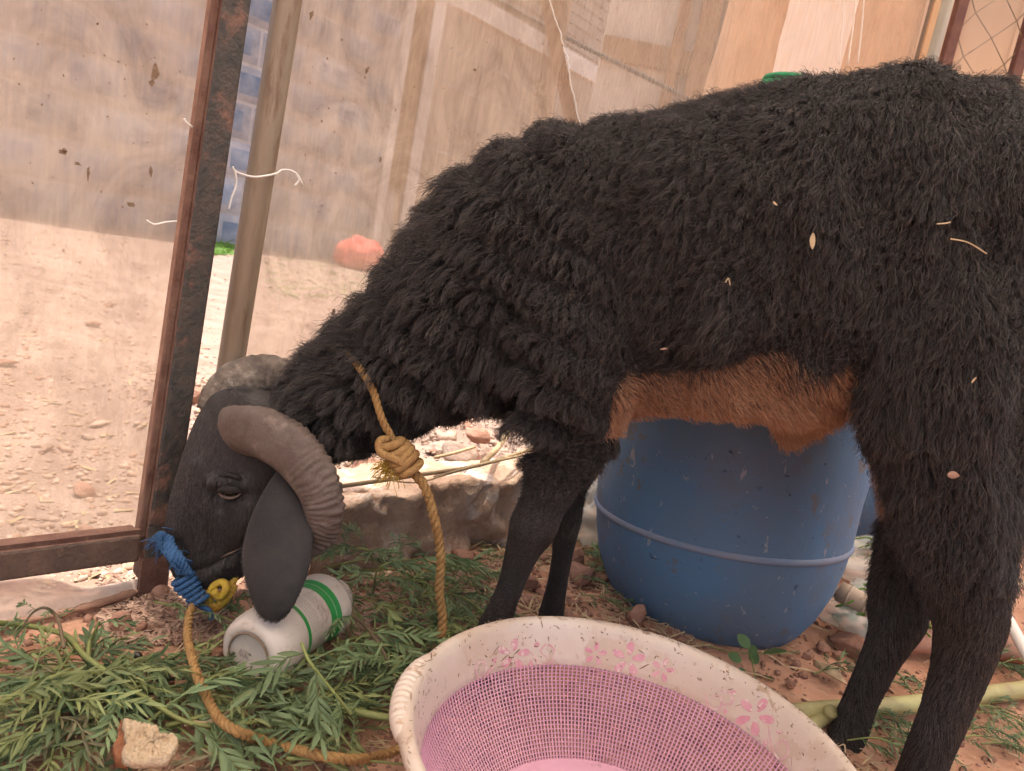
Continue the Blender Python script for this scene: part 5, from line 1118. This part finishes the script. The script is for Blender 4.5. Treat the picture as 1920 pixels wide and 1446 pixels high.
# ================================================================== BREAD
q = g(282, 1400, .03); bd = thing('bread_piece', 'torn pale piece of bread with a brown crust lying on the leaves', 'bread', (q[0], q[1], 0))
def outline_slab(name, outl, z_, th, mat_, parent, seed=1, amp=.0025):
    O = catmull([list(p) + [0] for p in outl + [outl[0]]], 220)[:-1, :2]; cen_ = O.mean(0); V = []; f = []; n = len(O); rings = 24
    for lay, zz in ((0, z_ + th), (1, z_)):
        for k in range(rings):
            t_ = 1 - k / rings; 
            for p in O: w_ = cen_ + (p - cen_) * t_; P0 = g(w_[0], w_[1], z_ + th / 2); V.append([P0[0], P0[1], zz])
    V = np.array(V); hfl = rings * n
    V[:hfl, 2] += amp * (fbm(V[:hfl], 90, 3, seed) * 1.6 + np.minimum(0, noise(V[:hfl], 420, 3) * 1.1 + .15) + .5 * noise(V[:hfl], 800, 5)) - 0.003 * np.repeat((np.arange(rings) == 0), n); V[:, :2] += 0.0035 * np.tile(np.stack([fbm(V[:n], 110, 3, 5), fbm(V[:n], 110, 3, 6)], -1), (rings * 2, 1)); V[:hfl, :2] += 0.0015 * np.stack([fbm(V[:hfl], 120, 2, 5), fbm(V[:hfl], 120, 2, 6)], -1)
    for lay in (0, 1):
        for k in range(rings - 1):
            for j in range(n): a_, b2 = lay * hfl + k * n + j, lay * hfl + k * n + (j + 1) % n; q_ = (a_, b2, b2 + n, a_ + n); f.append(q_ if lay == 0 else q_[::-1])
    for j in range(n): f.append((j, hfl + j, hfl + (j + 1) % n, (j + 1) % n))
    f.append(tuple(range((rings - 1) * n, rings * n))); f.append(tuple(range(hfl + (rings - 1) * n, hfl + rings * n))[::-1])
    return mobj(name, V, f, mat_, parent)
outline_slab('crumb', [(230, 1355), (262, 1360), (290, 1362), (296, 1378), (302, 1388), (310, 1382), (328, 1386), (334, 1402), (322, 1422), (305, 1430), (282, 1432), (262, 1434), (240, 1428), (228, 1415), (236, 1396)], .052, .008, bread_m, bd)
outline_slab('crust', [(226, 1358), (236, 1396), (230, 1418), (240, 1432), (222, 1428), (213, 1408), (218, 1385)], .042, .010, crust_m, bd, 4, .001)
# droppings
for k, (x, y) in enumerate(((257, 1230), (283, 1258), (300, 1266), (310, 1268), (291, 1268), (252, 1278), (318, 1240), (404, 1238), (520, 1215))):
    q = g(x, y, .012); bm = bmesh.new(); bmesh.ops.create_icosphere(bm, subdivisions=2, radius=.0052); me = bpy.data.meshes.new('dropping'); bm.to_mesh(me); bm.free(); me.materials.append(dung_m); me.polygons.foreach_set('use_smooth', [True] * len(me.polygons))
    o = obj('dropping', me); o.location = q; o.scale = (1.1, .9, .9); o['label'] = 'small round black sheep dropping among the cut leaves near the bottle'; o['category'] = 'dropping'; o['group'] = 'sheep droppings in the leaves'

# ================================================================== LEAFY BRANCHES
def leaflet(L, W, fold=0.25, droop=0.2, n=5):
    xs_ = np.linspace(0, 1, n); wv = np.sin(np.pi * np.clip(xs_ * 0.93 + 0.05, 0, 1)) ** 0.65; V = []
    for x, w_ in zip(xs_, wv):
        z = -droop * L * x * x; V += [[x * L, w_ * W / 2, z + fold * w_ * W / 2], [x * L, 0, z], [x * L, -w_ * W / 2, z + fold * w_ * W / 2]]
    f = []
    for i in range(n - 1):
        a_ = i * 3; f += [(a_, a_ + 1, a_ + 4, a_ + 3), (a_ + 1, a_ + 2, a_ + 5, a_ + 4)]
    return np.array(V), f
def rotm(yaw, pitch=0, rollr=0):
    return np.array(Matrix.Rotation(yaw, 3, 'Z') @ Matrix.Rotation(-pitch, 3, 'Y') @ Matrix.Rotation(rollr, 3, 'X'))
def frond_mesh(seed, L=0.085, pairs=8, ll=0.026, lw=0.0062, mat_=leaf_m, onesided=0.0):
    r = np.random.default_rng(seed); b_ = Buf(); pts = [(0, 0, 0), (L * .5, r.normal(0, .004), .008), (L, r.normal(0, .008), -.004)]
    C_ = catmull(pts, 12); v, f = tube(C_, np.linspace(.0009, .0004, 12), 4); b_.add(v, f)
    for k in range(pairs):
        t_ = 0.18 + 0.8 * k / (pairs - 1); p = C_[int(t_ * 11)]
        for s_ in (-1, 1):
            if r.random() < 0.06: continue
            lv, lf = leaflet(ll * r.uniform(.65, 1.2) * (1 - 0.3 * abs(t_ - .5)), lw * r.uniform(.6, 1.2), r.uniform(-.2, .8), r.uniform(-.1, .6))
            yw = s_ * r.uniform(.45, .85) * (1 - .35 * t_); pit = r.uniform(-.45, .3); ro = r.uniform(-1.3, 1.3)
            b_.add(lv @ rotm(yw, pit, ro).T + p, lf)
    lv, lf = leaflet(ll * .9, lw, .2, .2); b_.add(lv + C_[-1], lf)
    v, f = b_.out(); return mesh_data('leaf', v, f, mat_)
FR = [frond_mesh(i, L=random.uniform(.07, .10), pairs=random.randint(8, 12), ll=random.uniform(.022, .032), lw=random.uniform(.0034, .0052)) for i in range(10)]
FR2 = [frond_mesh(50 + i, L=random.uniform(.07, .10), pairs=random.randint(8, 11), ll=random.uniform(.020, .027), lw=random.uniform(.0032, .0046), mat_=leaf_m2) for i in range(4)]
leaf_m3 = M('wilted_leaf', (0.27, 0.24, 0.13), 0.7, scale=20, col2=(0.17, 0.15, 0.08), objrand=0.3, trans=0.15)
FR3 = [frond_mesh(70 + i, L=.07, pairs=8, ll=.021, lw=.0032, mat_=leaf_m3) for i in range(3)]
FS = [frond_mesh(80 + i, L=.05, pairs=6, ll=.018, lw=.0045) for i in range(3)]
def branch(pts3, label, group=None, r0=0.0022, r1=0.0010, nf=8, meshes=None, stem=None, fs=1.0, spread=0.8, seed=0, lift=0.15, t0=0.12, cat='branch'):
    r = np.random.default_rng(seed); P_ = catmull(pts3, 40); br = thing('leafy_branch', label, cat, P_[0], group)
    v, f = tube(P_, np.linspace(r0, r1, 40), 6); mobj('stem', v, f, stem or stem_g, br)
    T_ = np.gradient(P_, axis=0); T_ /= np.linalg.norm(T_, axis=1)[:, None]; inv = Matrix.Translation(br.location).inverted()
    for k in range(nf):
        t_ = t0 + (1 - t0) * (k + .5) / nf; i = int(t_ * 39); yw = math.atan2(T_[i][1], T_[i][0]) + (1 if k % 2 else -1) * spread * r.uniform(.6, 1.3)
        if k == nf - 1: yw = math.atan2(T_[i][1], T_[i][0]); 
        me = (meshes or FR)[r.integers(len(meshes or FR))]; o = bpy.data.objects.new('leaf', me); C.objects.link(o); o.parent = br; o.matrix_parent_inverse = inv
        tipx, tipy = P_[i][0] + .08 * fs * math.cos(yw), P_[i][1] + .08 * fs * math.sin(yw)
        if math.hypot(tipx - .150, tipy - .578) < .222 or math.hypot(P_[i][0] - .150, P_[i][1] - .578) < .215: bpy.data.objects.remove(o); continue
        o.location = P_[i]; o.rotation_euler = (r.normal(0, .35), -(lift + r.normal(0, .15)) * (1 if P_[i][2] < .06 else -.4), yw); s_ = fs * r.uniform(.75, 1.1); o.scale = (s_, s_, s_)
    return br
B1 = 'leafy green cut branch lying in the heap of fresh fodder left of the basket'
# named branches with their own look
branch([g(-60, 1165, .07), at(40, 1172, .70), at(120, 1190, .68), g(165, 1235, .055), g(260, 1300, .045), g(345, 1352, .035), g(420, 1362, .03), g(500, 1350, .03)], 'long branch with thick yellow green stem, lying across the leaf heap at the left', r0=.0032, r1=.0018, nf=5, seed=1, stem=stem_g, t0=.5, spread=1.1)
branch([g(120, 1215, .06), at(108, 1160, .665), at(85, 1140, .66), at(60, 1150, .655), at(42, 1178, .65)], 'curled brown twig tip arching up against the bright gap under the rail', r0=.0018, r1=.0009, nf=4, meshes=FS, stem=stem_b, seed=2, fs=.45, cat='twig')
branch([g(165, 1232, .055), at(168, 1205, .66), at(180, 1180, .66), at(186, 1165, .66)], 'short forked green side shoot standing up from the thick stem', r0=.0024, r1=.0012, nf=3, meshes=FS, seed=3, fs=.6, t0=.6, cat='shoot')
branch([g(-40, 1345, .05), g(60, 1285, .05), g(130, 1262, .05), g(200, 1262, .05)], 'pale green stemmed branch running up from the left edge to the thick stem', r0=.0024, r1=.0016, nf=7, meshes=FR2, seed=4, fs=.9)
branch([at(466, 1125, .77), at(480, 1165, .745), at(500, 1205, .73), at(528, 1225, .72)], 'thin brown twig with a bent side twig leaning across the white bottle', r0=.0016, r1=.0014, nf=0, stem=stem_b, seed=5, cat='twig')
branch([at(488, 1168, .735), at(520, 1166, .725), at(538, 1176, .72), at(545, 1215, .715)], 'thin dark sprig arching over the print of the white bottle', r0=.0010, r1=.0009, nf=0, stem=stem_b, seed=6, cat='twig')
branch([g(565, 1205, .10), g(580, 1240, .09), g(615, 1285, .07), g(660, 1340, .05)], 'broad leaved bright stemmed shoot rising in front of the bottle', r0=.0019, r1=.0014, nf=6, seed=7, fs=1.0, spread=1.2)
branch([g(700, 1060, .075), at(690, 1032, .85), at(650, 1030, .85), at(600, 1052, .85)], 'arched green frond bowing over behind the bottle, near the kerb', r0=.0013, r1=.0008, nf=7, seed=8, fs=.75, spread=1.3, lift=-.5)
branch([g(700, 1110, .03), g(715, 1062, .09), g(790, 1050, .09), g(850, 1075, .05), g(905, 1110, .02)], 'leafy frond arching over to the right of the hanging rope, behind the front leg', r0=.0014, r1=.0009, nf=11, seed=9, fs=.8, spread=.9, lift=-.2)
branch([g(650, 1080, .04), g(720, 1085, .07), g(800, 1095, .05), g(880, 1150, .02)], 'drooping green frond crossing behind the hanging neck rope', r0=.0013, r1=.0009, nf=9, seed=10, fs=.8, spread=.9, lift=-.2)
branch([g(900, 1250, .01), g(850, 1215, .03), g(790, 1180, .03), g(730, 1160, .02)], 'dark green frond fanning between the neck rope and the basket rim', r0=.0013, r1=.0008, nf=8, seed=11, fs=.75)
branch([g(290, 1128, .03), g(350, 1142, .04), g(420, 1158, .03), g(470, 1185, .02)], 'thin bare stemmed bunch of fine green leaves pointing at the muzzle', r0=.0012, r1=.0008, nf=6, meshes=FS, seed=12, fs=.9)
branch([g(610, 1115, .05), g(690, 1180, .05), g(735, 1260, .04), g(748, 1335, .02)], 'brown woody twig standing near the basket handle', r0=.0024, r1=.0018, nf=5, stem=stem_b, seed=13, fs=.8)
branch([g(640, 1330, .03), g(720, 1345, .035), g(790, 1352, .02)], 'yellow green stalk poking out toward the basket handle', r0=.0042, r1=.0035, nf=3, meshes=FR2, seed=14, fs=.8)
# the heap: many alike
spots = [(30, 1285, 0.2), (90, 1280, 2.9), (60, 1310, .3), (20, 1340, -.6), (110, 1350, -1.2), (170, 1320, -2.4), (230, 1300, 3.0), (300, 1275, .1), (330, 1300, .4), (200, 1360, -2.2),
         (300, 1320, .2), (400, 1300, 1.0), (450, 1310, .2), (420, 1265, 1.3), (470, 1345, .4), (520, 1310, .9), (560, 1350, .3), (600, 1320, 1.2), (610, 1380, 2.6), (560, 1425, 2.9), (500, 1430, .4), (430, 1440, 2.8),
         (650, 1300, 1.5), (680, 1350, .3), (650, 1440, .2), (630, 1265, .8), (215, 1420, -2.0), (180, 1285, .1), (690, 1240, .4), (80, 1390, -2.3)]
for k, (x, y, an) in enumerate(spots):
    z_ = .006 + .022 * ((k * 37) % 10) / 10; q = g(x, y, z_); r = np.random.default_rng(500 + k); L_ = r.uniform(.10, .17); d_ = np.array([math.cos(an), math.sin(an), 0]); pn = np.array([-d_[1], d_[0], 0])
    pts = [q - d_ * L_ / 2 + pn * r.normal(0, .012) + [0, 0, r.uniform(-.004, .02)], q + [0, 0, r.uniform(.005, .02)], q + d_ * L_ / 2 + pn * r.normal(0, .012) + [0, 0, -.002]]
    pts = [np.array([p[0], p[1], max(p[2], .008)]) for p in pts]
    lm = [((280, 1400), 'leafy cut branch of the fodder heap lying close round the piece of bread', 'branches round the bread'), ((480, 1290), 'leafy cut branch of the fodder heap lying just below the white bottle', 'branches below the bottle'), ((690, 1300), 'leafy cut branch of the fodder heap beside the basket handle', 'branches beside the basket handle'),
          ((90, 1300), 'leafy cut branch of the fodder heap near the left edge under the thick stem', 'branches at the left edge'), ((560, 1430), 'leafy cut branch of the fodder heap lying along the lower end of the lead rope', 'branches along the lead rope'), ((330, 1290), 'leafy cut branch of the fodder heap directly beneath the muzzle', 'branches beneath the muzzle')]
    lm = min(lm, key=lambda t_: math.hypot(t_[0][0] - x, t_[0][1] - y))
    branch(pts, lm[1], lm[2], r0=r.uniform(.0011, .0024), nf=int(r.integers(6, 10)), meshes=(FR2 + FR3[:1]) if k % 4 == 0 else (FR3 + FR2 if k % 7 == 3 else FR + FR3[1:2]), seed=900 + k, fs=r.uniform(.75, 1.0), spread=.75, lift=.08, stem=stem_b if k % 5 == 0 else stem_g)
for k, (x, y, an) in enumerate(((700, 1075, .2), (760, 1100, -.4), (840, 1085, .5), (680, 1150, -.3), (870, 1150, -.5), (780, 1150, .3), (740, 1215, .2), (860, 1205, -.7))):
    q = g(x, y, .02); d_ = np.array([math.cos(an), math.sin(an), 0]); branch([q - d_ * .07, q + [0, 0, .02], q + d_ * .07 - [0, 0, .008]], 'light feathery green branch on the litter under the hanging neck rope, by the kerb', 'branches under the hanging rope', r0=.0014, nf=8, meshes=FR2 if k % 2 else FR, seed=2200 + k, fs=.85, lift=.08)
# right hand side leaves
B2 = 'wilted green leafy sprig on the red soil between and behind the hind legs'
for k, (x, y, an, fs_) in enumerate(((1675, 1265, 1.8, .8), (1660, 1350, -.4, .6), (1640, 1355, -.5, .7), (1700, 1300, 2.0, .7), (1870, 1250, -.3, .8), (1900, 1245, .4, .8), (1690, 1400, -.2, .8), (1640, 1395, .1, .7), (1860, 1335, -.1, .7), (1850, 1375, .1, .6), (1890, 1405, 0, .6), (1830, 1390, .2, .6), (1560, 1262, .4, .6), (1880, 1350, -.2, .6), (1210, 1085, .4, .7), (1130, 1060, 1.1, .8), (1110, 1040, .2, .8), (1100, 1080, .9, .7), (1130, 1130, -.4, .6))):
    q = g(x, y, .014); L_ = .07; d_ = np.array([math.cos(an), math.sin(an), 0]); lab = B2 if x > 1500 else 'wilted green sprig on the ground between the front legs and the blue barrel'
    branch([q - d_ * L_ / 2, q + [0, 0, .008], q + d_ * L_ / 2], lab, 'wilted sprigs on the right' if x > 1500 else 'wilted sprigs by the barrel', r0=.001, nf=5, seed=1300 + k, fs=fs_ * .8, lift=.03)
# seedling at the foot of the barrel
sdl = thing('seedling', 'small green seedling with round leaves growing at the foot of the blue barrel', 'plant', g(1420, 1255))
def oval(L, W, n=8):
    return leaflet(L, W, .15, .1, n)
def put_leaf(q, L, W, yaw, pit, ro, parent, m_, name='leaf'):
    lv, lf = oval(L, W); return mobj(name, lv @ rotm(yaw, pit, ro).T + q, lf, m_, parent)
seedleaf = M('seedling_leaf', (0.13, 0.22, 0.09), 0.6, scale=30, col2=(0.09, 0.16, 0.06), trans=.2)
for (x, y, L, W, yw, pt_, ro) in ((1405, 1215, .022, .016, 2.6, .6, -.8), (1432, 1225, .030, .017, -.2, .5, -.9), (1390, 1240, .020, .013, 3.0, .3, -.8), (1420, 1245, .020, .014, 2.0, .5, -.8), (1400, 1262, .020, .013, -2.6, .2, -.7), (1428, 1268, .018, .012, -.6, .2, -.8), (1412, 1232, .018, .013, 1.5, .7, -.6), (1395, 1280, .015, .011, -2, .1, -.6)):
    put_leaf(at(x, y, .955), L, W, yw, pt_, ro, sdl, seedleaf)
v, f = tube(catmull([g(1418, 1275), at(1412, 1250, .958), at(1408, 1228, .958)], 10), .0012, 6); mobj('stem', v, f, stem_g, sdl)
v, f = tube(catmull([g(1310, 1205, .006), g(1370, 1222, .010), g(1440, 1226, .012), g(1500, 1222, .008)], 20), .0010, 5); mobj('runner', v, f, stem_g, sdl)
# plant, plastic and pipe behind the barrel
pl = thing('vine_plant', 'bright green plant with oval leaves between the blue barrel and the far hind leg', 'plant', g(1600, 1190))
for (x, y, L, W, yw, pt_, ro) in ((1575, 1140, .045, .028, .2, .3, -1.1), (1600, 1165, .03, .024, 1.2, .4, -1.0), (1620, 1170, .065, .034, -.9, -.4, -1.2), (1640, 1165, .06, .034, -.6, -.5, -1.2), (1578, 1165, .02, .018, 2.2, .2, -1), (1588, 1190, .02, .017, 1, -.2, -1), (1605, 1200, .02, .015, 1, -.5, -1)):
    put_leaf(at(x, y, 1.16), L, W, yw, pt_, ro, pl, leaf_bright)
v, f = tube(catmull([g(1590, 1210), at(1598, 1180, 1.16), at(1610, 1150, 1.16)], 10), .0016, 6); mobj('stem', v, f, stem_g, pl)
for k, (px_, py_, lab) in enumerate(((1640, 1072, 'clear plastic bag of green onion leaves behind the far hind leg, upper'), (1620, 1170, 'crumpled clear plastic sheet lying under the vine leaves'))):
    q = g(px_, py_ + 20, .03); o = blob('plastic_bag', ((q[0] + .02, q[1] + .05, .05), (.10 if k == 0 else .06, .05, .045 if k == 0 else .04)), film, lab, 'plastic bag', .5)
    ob = Buf(); r = np.random.default_rng(k)
    for j in range(34):
        s0 = np.array([q[0] + r.uniform(-.05, .09), q[1] + .03 + r.normal(0, .02), .04 + r.uniform(0, .04)]); ob.add(*tube(catmull([s0, s0 + [.05, r.normal(0, .01), .018], s0 + [.11, r.normal(0, .02), -.015]], 6), .0016, 5))
    v, f = ob.out(); o = mobj('onion_leaves', v, f, leaf_bright, kind='stuff'); o['label'] = 'thin green onion leaves spilling from the clear plastic behind the barrel'; o['category'] = 'leaves'
pvc_m = M('dirty_pvc', (0.50, 0.38, 0.27), 0.5, scale=20, col2=(0.42, 0.30, 0.21), stain=(0.2, 0.1, 0.06), stain_scale=45, stain_amt=.5)
pipe = thing('plastic_pipe', 'stubby muddy cream plastic pipe with a coupling ring, beside the barrel', 'pipe', g(1620, 1140))
pa, pb_ = at(1592, 1118, 1.12), at(1668, 1158, 1.08); dv = pb_ - pa
v, f = tube(np.array([pa - dv * .25 + dv * k * .25 for k in range(7)]), .0165, 20); mobj('pipe_run', v, f, pvc_m, pipe)
for t_ in (-.02, .42, .52): v, f = tube(np.array([pa + dv * (t_ + k * .03) for k in range(3)]), [.0178, .019, .0178], 20); mobj('coupling', v, f, pvc_m, pipe)
# canes
v, f = tube(catmull([g(1470, 1338, .018), g(1560, 1330, .02), g(1700, 1322, .022), g(1830, 1305, .022), g(1960, 1288, .022), g(2060, 1270, .022)], 50), [.0105, .0115, .0125, .0125], 14); o = mobj('green_cane', v, f, cane_m); o['label'] = 'long thick yellow green cane lying on the soil behind the hind legs'; o['category'] = 'cane'
v, f = tube(catmull([g(1500, 1365, .012), g(1525, 1358, .014), g(1545, 1345, .016), g(1560, 1333, .03)], 16), .0085, 12); o = mobj('green_cane', v, f, cane_m); o['label'] = 'short curved cane stub beside the basket and the far hind hoof'; o['category'] = 'cane'
white_pipe = M('white_hose', (0.7, 0.64, 0.58), 0.4, scale=20)
v, f = tube(catmull([at(1880, 1145, 1.15), at(1905, 1190, 1.10), at(1935, 1245, 1.05)], 12), .009, 14); o = mobj('white_pipe', v, f, white_pipe); o['label'] = 'slim white plastic pipe slanting out behind the hock at the right edge'; o['category'] = 'pipe'
terra = M('terracotta', (0.42, 0.22, 0.15), .8, scale=20, bump=.3)
q = g(1895, 1235, .02); v, f = tube(np.array([[q[0] - .10, q[1] + .03, .03], [q[0], q[1] + .03, .03], [q[0] + .15, q[1] + .03, .03]]), .027, 18); o = mobj('clay_pipe', v, f, terra); o['label'] = 'terracotta coloured pipe lying behind the hock at the right edge'; o['category'] = 'pipe'
pc = at(1710, 1195, 1.1); v, f = tube(np.array([[pc[0] - .02, 1.1, .03], [pc[0] + .06, 1.12, .03]]), .02, 16); o = mobj('clay_pipe', v, f, terra); o['label'] = 'short end of terracotta pipe showing between the two hind legs'; o['category'] = 'pipe'
for pl_, lb in ((((1872, 1010), (1895, 1020), (1930, 1045)), 'pale bent stick leaning at the right edge behind the thigh'), (((1880, 1105), (1900, 1100), (1935, 1088)), 'short bare stick right of the hock'), (((1885, 985), (1910, 990), (1935, 985)), 'thin dry stick above the pale bent stick at the right edge')):
    v, f = tube(catmull([g(x, y, .02) for x, y in pl_], 10), .004, 7); o = mobj('dry_stick', v, f, straw_m); o['label'] = lb; o['category'] = 'stick'
# clear plastic beyond front legs
q = g(1095, 1030, .0); blob('plastic_bag', ((q[0] + .01, q[1] + .03, .06), (.04, .04, .065)), film, 'clear crumpled plastic bag squeezed between the front leg and the blue barrel', 'plastic bag', .5)
# corn husk
q = [g(1525, 1245, .012), g(1550, 1258, .016), g(1578, 1270, .014)]; hb = Buf()
for k in range(9): hb.add(*tube(catmull([p + np.array([0, (k - 4) * .0035 * (i + .3) * .5, .0006 * k]) for i, p in enumerate(q)], 8), .0016, 5))
v, f = hb.out(); o = mobj('dry_husk', v, f, straw_m); o['label'] = 'fan shaped pale dry husk on the soil right of the seedling'; o['category'] = 'husk'

# stones inside the pen
for px_, py_, s, lb, asp in ((225, 1180, .017, 'brown stone at the far edge of the leaf heap under the lead rope', (1, .8, .7)), (262, 1185, .011, 'small brown stone beside the larger one under the muzzle', (1, .8, .7)), (300, 1118, .012, 'small brown stone on the bright ground by the frayed blue cord', (1, .8, .7)),
    (408, 1282, .009, 'pinkish pebble half covered by leaves right of the lead rope', (1, .7, .6)), (865, 1058, .030, 'wide red brown rock between the hanging rope and the front leg', (1, .7, .5)), (430, 1128, .010, 'brown pebble behind the yellow loop', (1, .8, .6)), (455, 1118, .009, 'second brown pebble behind the yellow loop', (1, .8, .6)),
    (1088, 1095, .026, 'largest jagged rust red rock between the front leg and the barrel', (1, .8, .8)), (1075, 1060, .022, 'squarish red rock behind the jagged rust red rock', (1, .8, .8)), (1115, 1098, .014, 'red stone touching the barrel side of the jagged rock', (1, .8, .8)), (1190, 1170, .020, 'rounded brown stone leaning at the foot of the barrel by the basket rim', (.8, .8, 1.1)),
    (990, 1105, .018, 'small red rock seen between the two front legs', (1, .8, .7)), (1000, 1040, .014, 'flat red rock behind the near front leg', (1, .8, .7)), (1000, 1175, .02, 'tan slab between the front hooves', (1, .8, .5)),
    (1540, 1222, .013, 'brown clod at the right foot of the barrel', (1, .8, .8)), (1515, 1238, .010, 'small red clod left of the brown clod at the barrel', (1, .8, .8)), (1570, 1235, .010, 'angular clod right of the brown clod at the barrel', (1, .8, .8)), (1598, 1230, .045, 'long slanting red rock between barrel and far hind leg', (1.0, .42, .45)),
    (1490, 1252, .009, 'smallest clod below the barrel rim', (1, .8, .8)), (1480, 1290, .009, 'round clod beside the dry husk', (1, .8, .8)), (700, 1290, .014, 'purplish pebble under the leaves beside the woody twig', (1, .8, .7)), (725, 1225, .016, 'dull red stone left of the hanging rope end', (1, .8, .7)), (560, 1255, .01, 'pebble hidden under leaves by the bottle', (1, .8, .7))):
    yaw = -0.9 if 'slanting' in lb else None
    rock(px_, py_, s, lb, asp=asp, yaw=yaw, sub=3)
insd = lambda p: side(p) < -0.01
scatter_chips('pen_clods', 3800, pixel_region(-60, 1020, 1980, 1480, insd), (0.002, 0.008), stone_red, 'stone', 'small red clods and crumbs of soil in the pen', 11)
scatter_chips('pen_clods', 900, pixel_region(940, 1000, 1300, 1240, insd), (0.004, 0.013), stone_red, 'stone', 'coarser red gravel around the front legs and barrel', 12)
scatter_chips('wood_chip_litter', 3000, pixel_region(190, 1080, 430, 1210, lambda p: side(p) < 0.05), (0.003, 0.009), chip_m, 'chip', 'shredded woody fodder litter under the muzzle', 13, .004)
scatter_chips('wood_chip_litter', 5200, pixel_region(600, 1040, 960, 1300, insd), (0.003, 0.009), chip_m, 'chip', 'shredded brown fodder litter around the hanging rope', 14, .003)
scatter_chips('straw_litter', 900, pixel_region(880, 1000, 1320, 1240, insd), (0.008, 0.026), straw_m, 'straw', 'broken straw between the front legs and the barrel', 15, .004)
scatter_chips('straw_litter', 420, pixel_region(1400, 1180, 1960, 1480, insd), (0.006, 0.022), straw_m, 'straw', 'scattered straw on the red soil round the hind legs', 16, .003)
scatter_chips('straw_litter', 700, pixel_region(0, 1200, 760, 1480, insd), (0.006, 0.018), straw_m, 'straw', 'few dry straws on the bare soil at the bottom left', 17, .003)
scatter_chips('dark_litter', 1200, pixel_region(900, 930, 1200, 1060, insd), (0.006, 0.018), leaf_m, 'straw', 'old dull leaf litter along the foot of the kerb', 18, .003)
# dry curled leaves
for px_, py_, L, yw, lb in ((95, 1235, .03, -.9, 'small tan dry husk on the soil in the leaf heap'), (193, 1280, .03, 1.7, 'tan dry leaf strip standing between leaves above the bread'), (345, 1362, .06, .35, 'long dry tan leaf right of the bread'), (25, 1255, .02, .3, 'dry tan leaf scrap at the left edge')):
    q = g(px_, py_, .03); lv, lf = leaflet(L, .007, 1.2, .3, 8); lv[:, 2] += .003 * np.sin(lv[:, 0] * 300); o = mobj('dry_leaf', lv @ rotm(yw, .1, .3).T + q, lf, straw_m); o['label'] = lb; o['category'] = 'dry leaf'
# chaff in the wool
def on_wool(px_, py_, dY=-.021):
    sel = np.where((np.abs(pxc[:, 0] - px_) < 12) & (np.abs(pxc[:, 1] - py_) < 12))[0]
    if not len(sel): return at(px_, py_, .72)
    Y_ = co[sel, 1].min() + dY; return at(px_, py_, Y_)
for px_, py_, L, W, yw, m_, lb in ((1525, 437, .014, .005, -1.4, straw_m, 'tan pointed leaf scrap stuck in the wool of the flank'), (1777, 890, .010, .007, .1, chip_m, 'reddish chip stuck in the wool of the thigh'), (1450, 378, .005, .002, -.6, straw_m, 'tiny seed husk in the wool of the upper back'), (1822, 718, .006, .002, 1.2, straw_m, 'short straw bit in the wool of the rump'), (1238, 655, .007, .002, .3, chip_m, 'brown crumb in the wool near the belly')):
    q = on_wool(px_, py_); lv, lf = leaflet(L, W, .3, .1, 5); R_ = np.array([[math.cos(yw), 0, math.sin(yw)], [0, 1, 0], [-math.sin(yw), 0, math.cos(yw)]]); o = mobj('chaff', (lv[:, [0, 2, 1]]) @ R_ + q, lf, m_); o['label'] = lb; o['category'] = 'chaff'
for pl_, lb in ((((1782, 448), (1815, 455), (1850, 476)), 'long bent straw caught in the wool of the rump'), (((1757, 420), (1772, 419), (1782, 417)), 'short golden straw caught just above the long bent one'), (((1360, 530), (1366, 522), (1369, 535)), 'tiny hooked straw in the wool of the flank')):
    v, f = tube(catmull([on_wool(x, y, -.023) for x, y in pl_], 10), .0006, 5); o = mobj('straw_bit', v, f, straw_m); o['label'] = lb; o['category'] = 'straw'
